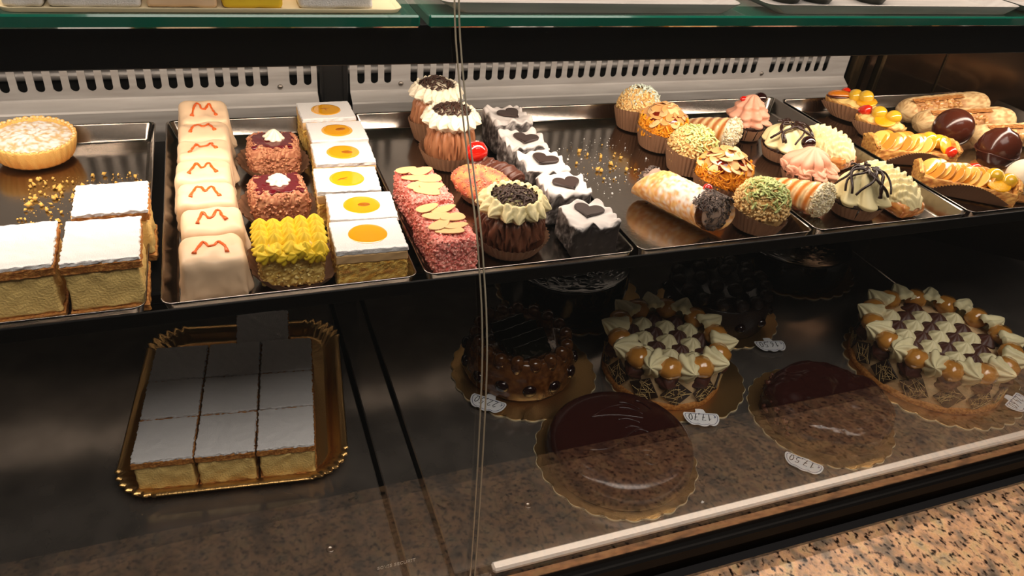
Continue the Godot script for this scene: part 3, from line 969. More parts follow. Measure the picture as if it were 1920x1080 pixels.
func hedgehog(at: Vector3, turn: float, label: String, R: float, h: float, cup: Vector3, dark: bool, ring_r: float):
	var t = thing("chocolate_cream_cup", label, "cream cake", at, turn, "chocolate cream cakes in paper cups")
	paper_cup(t, cup.x, cup.y, cup.z, 40, Transform3D(), 0.12)
	var m := MB.new()
	var sd := at.z * 40.0
	var hb := h * 0.76
	m.lathe([Vector2(0, 0.002), Vector2(cup.x * 0.9, 0.002), Vector2(R * 0.95, hb * 0.18), Vector2(R * 1.03, hb * 0.36), Vector2(R * 1.03, hb * 0.5), Vector2(R * 1.0, hb * 0.64), Vector2(R * 0.95, hb * 0.8), Vector2(R * 0.82, hb * 0.95), Vector2(0, hb)], 260, func(th, t2, q):
		var wob := 1.2 * N(Vector3(cos(th), t2 * 2.0, sin(th)) + Vector3(sd, 0, 0), 1.6) + 0.5 * N(Vector3(cos(th), t2, sin(th)) + Vector3(sd, 3, 0), 4.0)
		var ridge = absf(cos((th * 10.0) + wob * 2.6))
		return Vector2(q.x * (1.0 + 0.24 * (ridge - 0.70) + 0.03 * N(Vector3(cos(th), t2 * 3.0, sin(th)), 3.0)), q.y))
	put("piped_chocolate_cream", m, M.choc_cream if not dark else mat(Color(0.42, 0.25, 0.17), 0.33, {"coat": 0.3}), t)
	m = MB.new()
	var n := 15
	for i in n:
		var a := TAU * i / n + rng.randf() * 0.1
		var dr := Vector3(cos(a), 0, sin(a))
		m.xf = Transform3D(Basis(Vector3(-sin(a), 0, cos(a)), -1.75 - rng.randf() * 0.25) * Basis(Vector3.UP, rng.randf() * 6.0), dr * ring_r * 0.66 + Vector3(0, hb + 0.006, 0))
		m.dollop(0.0088, ring_r * 0.52, 6, 0.22, 1.3, 8, 0.09)
	m.xf = Transform3D()
	m.ball(Vector3(0, hb, 0), Vector3(ring_r * 0.82, h - hb, ring_r * 0.82), 24, 10)
	put("cream_ring", m, M.cream if dark else M.white_cream, t)
	shavings(t, "chocolate_shavings", M.shaving, Vector3(0, hb + 0.001, 0), Vector3(ring_r * 0.80, h - hb + 0.002, ring_r * 0.80), 150 if dark else 130, 0.0095, 0.0014)

func pink_bar(at: Vector3, turn: float, s: Vector3, label: String):
	var t = thing("pink_crumb_cake", label, "cake slice", at, turn, "pink crumb cakes with almond flakes")
	var m := MB.new()
	m.soft(s, 0.006, Vector3i(26, 20, 36), func(p, n): return crumb(p, n, 0.0019, 310), func(p, n): return L(214, 100, 90).lerp(L(250, 176, 160), clampf(N(p + at, 480) + 0.45, 0, 1)))
	put("pink_crumb_coating", m, M.vc, t)
	coat(t, m, 1500, 0.0009, 0.0020, L(220, 108, 98), L(252, 194, 178), 1.0)
	var spots := [[-0.25, -0.36, 0.5], [0.1, -0.28, 0.3], [-0.15, -0.12, -0.1], [0.22, -0.05, 0.25], [-0.2, 0.1, 0.6], [0.12, 0.16, 0.15], [-0.05, 0.28, -0.3]]
	for q in spots:
		m = MB.new()
		m.lathe([Vector2(0, -0.0006), Vector2(0.0085, -0.0006), Vector2(0.0092, 0), Vector2(0.0085, 0.0006), Vector2(0, 0.0007)], 18, func(th, t2, p): return Vector2(p.x * (1.0 + 0.10 * sin(3.0 * th + q[0] * 20.0)), p.y))
		put_mesh("almond_flake", m.mesh(), M.almond, t, Transform3D(Basis.from_euler(Vector3(rng.randf_range(-0.15, 0.15), q[2], rng.randf_range(-0.12, 0.12))) * Basis.from_scale(Vector3(1.45, 1, 0.75)), Vector3(q[0] * s.x, s.y + 0.0016 + rng.randf() * 0.001, q[1] * s.z)))
	m = MB.new()
	m.grid(14, 4, func(u, v2): return Vector3(-s.x / 2.0 - 0.004 - 0.006 * v2 + 0.001 * sin(u * 60.0) * v2, 0.0005 + v2 * 0.017, lerpf(-s.z / 2.0, s.z / 2.0, u)))
	m.grid(14, 4, func(u, v2): return Vector3(-s.x / 2.0 - 0.0046 - 0.006 * v2 + 0.001 * sin(u * 60.0) * v2, 0.0005 + v2 * 0.017, lerpf(-s.z / 2.0, s.z / 2.0, u)), false, null, true)
	put("paper_sleeve", m, M.paper, t)

func heart_poly(w: float) -> PackedVector2Array:
	var o := PackedVector2Array()
	for i in 40:
		var a := TAU * i / 40.0
		o.append(Vector2(16.0 * pow(sin(a), 3), -(13.0 * cos(a) - 5.0 * cos(2 * a) - 2.0 * cos(3 * a) - cos(4 * a))) * w / 32.0)
	return o

func choc_cube(at: Vector3, turn: float, label: String, s: Vector3, hearts: Array, front_shade: float):
	var t = thing("chocolate_cube_cake", label, "petit four", at, turn, "sugar-dusted chocolate cubes with hearts")
	var sd := at.z * 37.0 + at.x * 11.0
	var m := MB.new()
	m.soft(s, 0.0035, Vector3i(20, 14, 20), func(p, n):
		var e := maxf(absf(p.x) / (s.x * 0.5), absf(p.z) / (s.z * 0.5))
		var q: Vector3 = p
		if p.y > s.y * 0.7: q.y += 0.0060 * smoothstep(0.62, 1.0, e) * (0.35 + 0.95 * N(Vector3(p.x, 0, p.z) + Vector3(sd, 0, 0), 75)) - 0.0012 * (1.0 - e) + 0.0012 * N(p + at, 60)
		q += Vector3(n.x, 0, n.z) * (0.0016 * N(Vector3(p.x, p.y * 0.5, p.z) + Vector3(0, 0, sd), 85) + 0.0012 * smoothstep(0.7, 1.0, p.y / s.y))
		return q, func(p, n):
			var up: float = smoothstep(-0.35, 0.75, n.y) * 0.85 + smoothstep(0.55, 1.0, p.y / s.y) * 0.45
			var k = clampf(up + N(p + at, 130) * 0.45 + N(p + at, 420) * 0.3 + 0.10 - front_shade * clampf(n.z, 0, 1) * 0.6, 0, 1)  # real dusting, thinned on the front side to colour in its shade
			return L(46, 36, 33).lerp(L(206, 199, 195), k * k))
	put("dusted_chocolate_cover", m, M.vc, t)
	for h in hearts:
		m = MB.new()
		m.xf = euler(h[3], h[2], 0.0, Vector3(h[0], s.y + 0.0003, h[1]))
		m.slab(heart_poly(0.030), 0.0, 0.0022, 0.0006)
		put("chocolate_heart", m, M.heart, t)

func shell_pastry(at: Vector3, turn: float):
	var t = thing("cream_shell_pastry", "open pink-dusted pastry shell with piped chocolate cream and red cherry", "pastry", at, turn)
	paper_cup(t, 0.026, 0.033, 0.018, 34, Transform3D(Basis.from_scale(Vector3(0.75, 1, 1.1)), Vector3.ZERO))
	var cf := func(u, v2, p): return L(226, 160, 96).lerp(L(214, 104, 82), clampf(N(p + at, 120) * 1.8 + 0.6, 0, 1))
	for k in 2:
		var m := MB.new()
		m.xf = euler(0, 0, [0.25, 0.85][k], Vector3([0.002, -0.012][k], [0.014, 0.024][k], 0))
		m.grid(36, 14, func(u, v2):
			var th: float = u * TAU
			var ph: float = (v2 - 0.5) * PI
			var r = 1.0 + 0.05 * N(Vector3(cos(th) * cos(ph), sin(ph), sin(th) * cos(ph)), 3.0) + 0.02 * N(Vector3(cos(th) * cos(ph), sin(ph), sin(th) * cos(ph)), 14.0)
			return Vector3(cos(th) * cos(ph) * 0.019 * r, sin(ph) * 0.0095 * r, sin(th) * cos(ph) * 0.036 * r), true, cf)
		put("pastry_shell", m, M.crust, t)
		coat(t, m, 420, 0.0007, 0.0016, L(206, 96, 78), L(238, 170, 140), 1.0, "pink_sugar")
	var m := MB.new()
	var pts := []
	var rad := []
	for i in 60:
		var f := i / 59.0
		pts.append(Vector3(0.015 + 0.0045 * sin(f * 34.0), 0.0275 + 0.003 * cos(f * 34.0), lerpf(-0.028, 0.031, f)))
		rad.append(0.0092 * (1.0 - 0.55 * pow(absf(f - 0.45) * 1.9, 3.0)))
	m.tube(pts, rad, 20, false, 1.0, 0.16, 6)
	for i in 2:
		var c := []
		for k in 18:
			var a = k / 17.0 * TAU * 0.9
			c.append(Vector3(0.015 + 0.004 * cos(a), 0.036 + 0.004 * sin(a), -0.013 + i * 0.008 + 0.003 * k / 17.0))
		m.tube(c, 0.0019, 7)
	put("chocolate_cream", m, M.choc_dark_cream, t)
	m = MB.new()
	m.xf = Transform3D(Basis.from_scale(Vector3.ONE * 1.25), Vector3(0.015, 0.0435, -0.023))
	m.lathe([Vector2(0, -0.0095), Vector2(0.006, -0.0075), Vector2(0.0092, -0.002), Vector2(0.0088, 0.003), Vector2(0.0055, 0.0078), Vector2(0, 0.0092)], 20, func(th, t2, q): return Vector2(q.x * (1.0 + 0.05 * sin(2.0 * th)), q.y))
	put("candied_cherry", m, M.red_cherry, t)

func nut_dome(t: Node3D, R: float, h: float, y0: float, c1: Color, c2: Color, cnt := 520, lo := 0.45):
	var m := MB.new()
	m.xf = Transform3D(Basis.from_scale(Vector3(0.95, 1, 0.95)), Vector3.ZERO)
	m.lathe([Vector2(0, y0), Vector2(R * 0.8, y0), Vector2(R * 0.98, y0 + (h - y0) * 0.2), Vector2(R, y0 + (h - y0) * 0.45), Vector2(R * 0.9, y0 + (h - y0) * 0.72), Vector2(R * 0.62, y0 + (h - y0) * 0.92), Vector2(0, h)], 40, null, func(u, v2, p): return c1.lerp(c2, clampf(N(p + t.position, 250) + 0.3, 0, 1)))
	put("cake_body", m, M.vc, t)
	m = MB.new()
	for i in cnt:
		var a := rng.randf() * TAU
		var v := rng.randf_range(lo, 1.0)
		var q := R * sqrt(maxf(0.0, 1.0 - pow(maxf(0.0, v - 0.35) / 0.68, 2.4)))
		if v < 0.2: q = R * (0.86 + v * 0.7)
		m.col = c1.lerp(c2, rng.randf())
		m.chunk(Vector3(cos(a) * q, y0 + (h - y0) * v, sin(a) * q), rng.randf_range(0.0014, 0.0028), rng)
	put("chopped_nuts", m, M.nut, t, "stuff")

func nut_cup(at: Vector3, turn: float, label: String, group: String, top: Material, R: float, h: float, r1: float, cuph: float, cnt: int, lean := 0.15):
	var t = thing("nut_cream_cake", label, "cream cake", at, turn, group)
	paper_cup(t, r1 - 0.007, r1, cuph, 40, Transform3D(), lean)
	nut_dome(t, R, h, 0.004, L(214, 164, 94), L(248, 218, 154), 900, cuph / h * 0.86)
	shavings(t, "chocolate_curls", top, Vector3(0, h * 0.54, 0.002), Vector3(R * 0.92, h * 0.50, R * 0.92), cnt, 0.0092, 0.0015, 0.9)
	return t

func almond_cup(at: Vector3, turn: float, label: String, R: float, h: float):
	var t = thing("almond_pastry", label, "pastry", at, turn, "orange pastries with almond flakes in cups")
	paper_cup(t, R * 0.86, R * 1.10, 0.023, 40, Transform3D(), 0.2)
	var m := MB.new()
	m.lathe([Vector2(0, 0.003), Vector2(R * 0.75, 0.003), Vector2(R * 0.92, h * 0.25), Vector2(R * 0.98, h * 0.5), Vector2(R * 0.94, h * 0.68), Vector2(R * 0.7, h * 0.86), Vector2(0, h * 0.9)], 48, func(th, t2, q): return Vector2(q.x * (1.0 + 0.05 * N(Vector3(cos(th), t2 * 2.0, sin(th)), 3.0)), q.y), func(u, v2, p): return L(205, 110, 20).lerp(L(250, 178, 50), clampf(N(p + at, 200) + 0.5, 0, 1)))
	put("orange_pastry_body", m, M.vcgloss, t)
	m = MB.new()
	for i in 330:
		var a := rng.randf() * TAU
		var v := rng.randf_range(0.40, 0.72)
		var n = Vector3(cos(a), 0.15, sin(a))
		m.curl(Vector3(cos(a) * R * 0.97, h * v, sin(a) * R * 0.97), n.normalized(), 0.0105, 0.0017, rng, 0.35)
	put("orange_flakes", m, M.orange_flake, t, "stuff")
	m = MB.new()
	m.lathe([Vector2(R * 0.88, h * 0.66), Vector2(R * 0.90, h * 0.70), Vector2(R * 0.72, h * 0.86), Vector2(R * 0.35, h * 0.93), Vector2(0, h * 0.95)], 36, func(th, t2, q): return Vector2(q.x * (1.0 + 0.05 * sin(5.0 * th)), q.y))
	put("syrup_glaze", m, M.syrup, t)
	var fl := MB.new()
	fl.lathe([Vector2(0, -0.0005), Vector2(0.0092, -0.0005), Vector2(0.0100, 0), Vector2(0.0092, 0.0005), Vector2(0, 0.0006)], 16)
	var fm := fl.mesh()
	for i in 34:
		var a := i * 2.39996
		var q := sqrt((i + 0.5) / 34.0) * 1.0
		var d := Vector3(cos(a) * q, 0, sin(a) * q)
		var nm := Vector3(d.x * 0.75, 1.0, d.z * 0.75).normalized()
		var bs := Basis(Quaternion(Vector3.UP, nm)) * Basis(Vector3.UP, rng.randf() * TAU) * Basis.from_euler(Vector3(rng.randf_range(-0.4, 0.4), 0, rng.randf_range(-0.3, 0.3))) * Basis.from_scale(Vector3(1.0, 1.0, 0.6))
		put_mesh("almond_flake", fm, M.almond_brown if i % 3 else M.almond, t, Transform3D(bs, Vector3(d.x * R * 0.92, h * (0.98 - 0.30 * q * q) + 0.0022, d.z * R * 0.92)))

func horn(at: Vector3, turn: float, label: String, ln: float, R: float, cap: Color):
	# axis along local +z, wide end forward, resting on the tray
	var t = thing("cream_horn", label, "cream horn", at, turn, "ridged cream horns with white crumb ends")
	var m := MB.new()
	m.grid(40, 60, func(u, v2):
		var th: float = u * TAU
		var ph = fposmod(v2 * 6.0 + u, 1.0)
		var r: float = lerpf(0.35, 1.0, pow(v2, 0.7)) * R * (1.0 + 0.10 * (ph - 0.5) * clampf(v2 * 6.0, 0, 1)) * 0.95
		if v2 > 0.99: r *= 0.4
		return Vector3(cos(th) * r, R + sin(th) * r - (R - lerpf(0.35, 1.0, pow(v2, 0.7)) * R) * 0.9, (v2 - 0.5) * ln), true, func(u, v2, p):
			var ph = fposmod(v2 * 6.0 + u, 1.0)
			return L(196, 112, 36).lerp(L(240, 205, 150), smoothstep(0.15, 0.75, absf(ph - 0.5) * 2.0) * 0.85 + 0.1 * N(p, 200)), true)
	put("pastry_horn", m, M.vcgloss, t)
	m = MB.new()
	m.xf = Transform3D(Basis.IDENTITY, Vector3(0, R, ln * 0.5 - 0.004))
	m.ball(Vector3.ZERO, Vector3(R * 0.95, R * 0.95, R * 0.55), 20, 12)
	put("cream_end", m, M.white_cream, t)
	m = MB.new()
	for i in 420:
		var d := Vector3(rng.randfn(), rng.randfn(), absf(rng.randfn()) - 0.15).normalized()
		m.col = L(190, 170, 120).lerp(cap, rng.randf())
		m.chunk(Vector3(0, R, ln * 0.5 - 0.004) + d * Vector3(R * 0.97, R * 0.97, R * 0.57), rng.randf_range(0.0010, 0.0021), rng)
	put("white_crumbs", m, M.nut, t, "stuff")

func cannolo(a: Vector3, b: Vector3, R: float):
	var d := b - a
	var t = thing("cannolo", "long sugar-dusted cannolo with chocolate sprinkles and a red cherry", "cannolo", (a + b) / 2.0, atan2(d.x, d.z))
	var ln := d.length()
	var m := MB.new()
	var cf := func(u, v2, p):
		var up := clampf((p.y - R * 0.6) / (R * 1.1), 0, 1)
		var k = clampf(up * 0.9 * smoothstep(0.1, 0.4, v2) + N(p + a, 160) * 0.9 - 0.15, 0, 1)
		return L(214, 140, 70).lerp(L(238, 190, 120), clampf(N(p + a, 320) + 0.5, 0, 1)).lerp(L(240, 232, 224), k)
	for ins in 2:
		m.grid(44, 40, func(u, v2):
			var th: float = u * TAU
			var r = (R - 0.0016 * ins) * (1.0 + 0.05 * sin(2.0 * th + 0.7) + 0.03 * N(Vector3(cos(th), v2 * 4.0, sin(th)), 2.5)) + 0.0007 * N(Vector3(cos(th) * R, v2 * ln, sin(th) * R), 260)
			var z = (v2 - 0.5) * (ln - 0.018) + 0.012 * (v2 * 2.0 - 1.0) * cos(th + (0.4 if v2 > 0.5 else 2.2))
			return Vector3(cos(th) * r, R + sin(th) * r * 0.92, z), true, cf, ins == 0)
	put("fried_shell", m, M.vc, t)
	for e in [-1.0, 1.0]:
		m = MB.new()
		m.xf = Transform3D(Basis.IDENTITY, Vector3(0, R, e * (ln / 2.0 - 0.009)))
		m.ball(Vector3.ZERO, Vector3(R * 0.86, R * 0.82, 0.011), 20, 10)
		put("ricotta_filling", m, mat(Color(0.62, 0.52, 0.45), 0.7), t)
		var s := MB.new()
		for i in (420 if e > 0 else 200):
			var q := Vector3(rng.randfn(), rng.randfn(), absf(rng.randfn()) * 0.8).normalized()
			var p := Vector3(q.x * R * 0.9, R + q.y * R * 0.86, e * (ln / 2.0 - 0.008 + q.z * 0.011))
			if e > 0 and i > 120:
				var th := rng.randf_range(0.15, PI - 0.4)
				q = Vector3(cos(th), sin(th), 0)
				p = Vector3(cos(th) * R * 1.05, R + sin(th) * R * 1.0, ln / 2.0 - 0.001 - rng.randf() * 0.026)
			s.col = L(50, 38, 33).lerp(L(150, 130, 120), rng.randf() * rng.randf())
			s.curl(p, q, 0.0046, 0.00085, rng, 0.3)
		put("chocolate_sprinkles", s, M.nut, t, "stuff")
	m = MB.new()
	m.ball(Vector3(0.000 + R * 0.35, R * 1.93, ln * 0.22), Vector3(0.0052, 0.0048, 0.0052), 14, 9)
	put("red_cherry", m, M.red_cherry, t)

func swirl(mb: MB, R: float, H: float, n := 7, turns := 2.6, layers := 3.0):
	# a star-piped mound: ridges that wind upward, in soft layers
	mb.grid(n * 12, 34, func(u, v2):
		var th: float = u * TAU
		var t: float = v2
		var env := pow(maxf(0.0, 1.0 - t), 0.60)
		if t < 0.08: env *= 0.82 + t * 2.2
		var lay = 1.0 + 0.09 * sin(t * layers * TAU + th)
		var k = absf(cos((th * n + turns * TAU * t) / 2.0))
		var r = R * env * lay * (1.0 + 0.32 * (k - 0.62))
		return Vector3(r * cos(th + t * 1.5), H * pow(t, 0.9), r * sin(th + t * 1.5)), true)

func drizzle(m: MB, R: float, H: float, y0: float, cnt: int, a0: float, a1: float, rad := 0.0014, top := 0.2):
	for i in cnt:
		var a := lerpf(a0, a1, (i + 0.5) / cnt) + rng.randf_range(-0.15, 0.15)
		var pts := []
		for k in 14:
			var f := k / 13.0
			var q := lerpf(top * rng.randf_range(0.9, 1.1), 1.06, f)
			var aa := a + 0.35 * sin(f * 5.0 + i * 1.7)
			pts.append(Vector3(cos(aa) * R * q, y0 + H * sqrt(maxf(0.0, 1.0 - pow(f * 0.95, 2.4))) + 0.001, sin(aa) * R * q))
		m.tube(pts, rad * rng.randf_range(0.8, 1.25), 7)
	for i in 16:
		var p := Vector3(rng.randf_range(-1, 1) * R * 0.36, y0 + H + rng.randf_range(-0.002, 0.001), rng.randf_range(-1, 1) * R * 0.36)
		var pts := []
		var a := rng.randf() * TAU
		for k in 8: pts.append(p + Vector3(cos(a + k * 0.4), 0.12 * sin(k), sin(a + k * 0.4)) * 0.0045)
		m.tube(pts, rad * 0.95, 6)

func choc_base(t: Node3D, R: float, h: float):
	var m := MB.new()
	m.lathe([Vector2(0, 0.002), Vector2(R * 0.82, 0.002), Vector2(R, h * 0.8), Vector2(R * 1.02, h), Vector2(R * 0.94, h * 1.02), Vector2(0, h * 0.9)], 60, func(th, t2, q): return Vector2(q.x * (1.0 + 0.03 * sin(9.0 * th)), q.y * (1.0 + 0.12 * sin(5.0 * th + 1.0))))
	put("chocolate_case", m, M.choc, t)

func pink_cup(at: Vector3, turn: float):
	var t = thing("pink_cream_cup", "small chocolate cup of pink cream with a dark cherry on top", "cream cake", at, turn)
	paper_cup(t, 0.0215, 0.0265, 0.017, 34)
	choc_base(t, 0.0265, 0.0225)
	var m := MB.new()
	m.xf.origin.y = 0.020
	swirl(m, 0.029, 0.038, 8, 1.5, 3.2)
	put("pink_cream_swirl", m, M.pink_cream, t)
	m = MB.new()
	m.ball(Vector3(0.013, 0.051, -0.003), Vector3(0.0092, 0.0085, 0.0092), 18, 12)
	put("dark_cherry", m, M.black_cherry, t)
	m = MB.new()
	m.ball(Vector3(-0.010, 0.050, -0.006), Vector3(0.006, 0.004, 0.005), 12, 8)
	put("red_fruit_piece", m, M.red_cherry, t)

func white_mound(at: Vector3, turn: float, label: String, R: float, h: float, cased: bool):
	var t = thing("drizzled_cream_cake", label, "cream cake", at, turn, "cream mounds drizzled with chocolate")
	paper_cup(t, R * 0.78, R * 0.98, 0.016, 36)
	choc_base(t, R * 0.92, 0.019)
	var m := MB.new()
	m.xf.origin.y = 0.017
	swirl(m, R * 1.06, h - 0.017, 7, 1.1, 1.2)
	put("cream_mound", m, M.cream, t)
	m = MB.new()
	drizzle(m, R * 0.98, (h - 0.02) * 0.93, 0.021, 9, 0.2, 3.6, 0.0014, 0.15)
	put("chocolate_drizzle", m, M.choc, t)

func pink_rosette(at: Vector3, turn: float):
	var t = thing("pink_cream_rosette", "wide pink cream rosette in a chocolate case beside the horn", "cream cake", at, turn)
	paper_cup(t, 0.023, 0.029, 0.016, 34)
	choc_base(t, 0.0275, 0.021)
	var m := MB.new()
	m.xf.origin.y = 0.018
	swirl(m, 0.034, 0.030, 9, 2.0, 1.6)
	for i in 9:
		var a := TAU * i / 9.0
		m.xf = Transform3D(Basis(Vector3(-sin(a), 0, cos(a)), -1.25), Vector3(cos(a) * 0.021, 0.0215, sin(a) * 0.021))
		m.dollop(0.0095, 0.014, 6, 0.22, 1.4, 8, 0.08)
	put("pink_cream_swirl", m, M.pink_cream, t)
	m = MB.new()
	m.ball(Vector3(0.013, 0.0455, -0.015), Vector3(0.0088, 0.008, 0.0088), 18, 12)
	put("dark_cherry", m, M.black_cherry, t)

func cream_log(at: Vector3, turn: float, label: String, ln: float, R: float):
	var t = thing("cream_log", label, "cream pastry", at, turn, "oblong pastries topped with white cream")
	var m := MB.new()
	m.soft(Vector3(R * 1.9, 0.018, ln), 0.007, Vector3i(10, 6, 20), func(p, n): return p + n * 0.0008 * N(p, 200), func(p, n): return L(190, 108, 46).lerp(L(226, 160, 90), clampf(N(p, 150) + 0.5, 0, 1)))
	put("puff_base", m, M.vcgloss, t)
	m = MB.new()
	m.grid(60, 90, func(u, v2):
		var th: float = u * PI
		var z: float = (v2 - 0.5)
		var env := pow(maxf(0.0, 1.0 - pow(absf(z) * 2.0, 3.0)), 0.5)
		var ridge = 0.24 * absf(sin(v2 * 30.0 + 2.5 * sin(th * 3.0))) * sin(th) + 0.05 * N(Vector3(cos(th), v2 * 6.0, sin(th)), 3.0) + 0.05 * N(Vector3(cos(th), v2 * 9.0, sin(th)), 7.0)
		var r = R * (0.25 + 0.75 * env) * (0.95 + ridge)
		return Vector3(cos(th) * r, 0.012 + sin(th) * r * 1.35 * (0.4 + 0.6 * env), z * ln * 1.03))
	put("white_cream", m, M.cream, t)

func fruit_row(t: Node3D, items: Array):
	for f in items:
		var m := MB.new()
		match f[0]:
			"grape":
				m.ball(Vector3.ZERO, Vector3(0.0105, 0.0095, 0.0105), 18, 12)
				put_mesh("grape", m.mesh(), M.grape, t, Transform3D(Basis.IDENTITY, f[1]))
			"orange":
				m.lathe([Vector2(0, -0.0016), Vector2(0.0135, -0.0016), Vector2(0.0142, 0), Vector2(0.013, 0.0018), Vector2(0.006, 0.0026), Vector2(0, 0.0024)], 28, func(th, t2, q): return Vector2(q.x * (1.0 + 0.03 * absf(sin(5.0 * th))), q.y))
				put_mesh("orange_segment", m.mesh(), M.segment, t, Transform3D(Basis.from_euler(f[2]), f[1]))
			"strawberry":
				m.lathe([Vector2(0, 0.012), Vector2(0.0035, 0.0105), Vector2(0.0068, 0.004), Vector2(0.0076, -0.002), Vector2(0.0058, -0.006), Vector2(0, -0.0072)].map(func(q): return Vector2(q.x, -q.y)), 18)
				put_mesh("strawberry", m.mesh(), M.strawberry, t, Transform3D(Basis.from_euler(f[2]), f[1]))
			"peach":
				m.ball(Vector3.ZERO, Vector3(0.017, 0.0062, 0.0095), 20, 12)
				var o := put_mesh("plum_slice", m.mesh(), M.peach, t, Transform3D(Basis.from_euler(f[2]), f[1]))
				m = MB.new()
				var pts := []
				for k in 14: pts.append(Vector3(lerpf(-0.0165, 0.0165, k / 13.0), -0.002 + 0.001 * sin(k * 0.25), 0.0098 * sin(PI * (k + 0.6) / 14.2)))
				m.tube(pts, 0.0021, 7)
				put("plum_skin", m, M.peach_skin, o)

func boat(at: Vector3, turn: float, label: String, ln: float, w: float, items: Array):
	var t := thing("fruit_boat", label, "fruit tartlet", at, turn, "fruit boats in paper cups")
	var out := func(a, k, y):
		var o := []
		for i in 56:
			var th := TAU * i / 56.0
			var c := cos(th)
			var s = sin(th)
			var pin := 1.0 - 0.22 * c * c * c * c
			o.append(Vector3(c * ln / 2.0 * k, y + 0.0012 * sin(i * 1.4) * float(y > 0.012), s * w / 2.0 * a * pin))
		return o
	var m := MB.new()
	m.loft([out.call(0.6, 0.74, 0.001), out.call(0.8, 0.88, 0.010), out.call(1.0, 1.0, 0.021), out.call(1.0, 1.0, 0.0235), out.call(0.86, 0.93, 0.0235), out.call(0.8, 0.9, 0.020)], true, true)
	m.c.fill(L(214, 150, 70))
	for i in m.v.size(): m.c[i] = L(190, 118, 48).lerp(L(238, 190, 110), clampf(N(m.v[i] + at, 220) + 0.55, 0, 1))
	put("boat_crust", m, M.crust, t)
	m = MB.new()
	m.loft([out.call(0.84, 0.92, 0.021), out.call(0.7, 0.8, 0.0262), out.call(0.3, 0.5, 0.028)], false, true)
	put("custard", m, M.custard, t)
	m = MB.new()
	var P := func(y, k, g):
		var o := []
		for i in 160:
			var th := TAU * i / 160.0
			var z = 1.0 + g * 0.05 * (1.0 if i % 4 < 2 else -1.0)
			o.append(Vector3(cos(th) * ln / 2.0 * k * z, y * (0.75 + 0.5 * absf(sin(th))), sin(th) * w / 2.0 * (k + 0.12) * z))
		return o
	m.loft([P.call(0.0002, 0.66, 0.3), P.call(0.009, 0.9, 1.0), P.call(0.018, 1.06, 1.0), P.call(0.018, 1.03, 1.0), P.call(0.009, 0.87, 1.0), P.call(0.0006, 0.63, 0.3)], true, false)
	put("paper_cup", m, M.paper, t)
	fruit_row(t, items)

func apple_strip(at: Vector3, turn: float, label: String, ln: float, w: float, items: Array):
	var t = thing("apple_tartlet", label, "fruit tartlet", at, turn, "apple strips with fruit in paper cups")
	var m := MB.new()
	m.soft(Vector3(ln, 0.016, w), 0.003, Vector3i(30, 6, 12), func(p, n): return p + n * (0.0012 * N(p + at, 180)) + Vector3(0, 0.004 * smoothstep(0.75, 1.0, absf(p.z) / (w / 2)) * clampf(n.y, 0, 1), 0), func(p, n): return L(176, 104, 40).lerp(L(240, 186, 98), clampf(N(p + at, 230) + 0.5, 0, 1)))
	put("puff_base", m, M.crust, t)
	for e in [-1.0, 1.0]:
		m = MB.new()
		m.xf = euler(0, 0, -e * 0.15, Vector3(e * (ln / 2.0 - 0.003), 0.004, 0))
		m.soft(Vector3(0.006, 0.026, w * 0.98), 0.002, Vector3i(3, 10, 14), func(p, n): return p + n * (0.0012 * N(p + at, 260)) + Vector3(0, -0.006 * smoothstep(0.3, 1.0, absf(p.z) / (w / 2)) * float(p.y > 0.02), 0), func(p, n): return L(190, 116, 46).lerp(L(238, 186, 100), clampf(N(p + at, 300) + 0.5, 0, 1)))
		put("pastry_wall", m, M.crust, t)
	var sl := MB.new()
	sl.lathe([Vector2(0, -0.0006), Vector2(0.0155, -0.0007), Vector2(0.0162, 0.0), Vector2(0.0150, 0.0009), Vector2(0, 0.0014)], 22, func(th, t2, q): return Vector2(q.x * (0.62 + 0.38 * absf(cos(th * 0.5 + 0.2))), q.y))
	var sm := sl.mesh()
	for i in 19:
		var f := i / 18.0
		put_mesh("apple_slice", sm, [M.apple, M.apple_dark, M.apple_pale][(i * 2) % 3], t, Transform3D(Basis.from_euler(Vector3(0.1, 0.35 + 0.5 * (i % 2), 0.85)) * Basis.from_scale(Vector3(1.05, 1.0, 0.85)), Vector3(lerpf(-ln * 0.42, ln * 0.16, f), 0.0185 + 0.002 * (i % 2), lerpf(-w * 0.13, w * 0.13, fposmod(i * 0.37, 1.0)))))
	m = MB.new()
	m.grid(60, 6, func(u, v2):
		var x = lerpf(-ln * 0.45, ln * 0.40, u)
		return Vector3(x, 0.0008 + v2 * 0.023 * (0.35 + 0.65 * sin(PI * u)), w / 2.0 + 0.0015 + 0.013 * v2 + 0.0020 * (1.0 if int(u * 60) % 2 else -1.0) * v2), false, null, true)
	m.grid(60, 6, func(u, v2):
		var x = lerpf(-ln * 0.45, ln * 0.40, u)
		return Vector3(x, 0.0008 + v2 * 0.023 * (0.35 + 0.65 * sin(PI * u)), w / 2.0 + 0.0010 + 0.013 * v2 + 0.0020 * (1.0 if int(u * 60) % 2 else -1.0) * v2))
	put("paper_cup", m, M.paper, t)
	fruit_row(t, items)

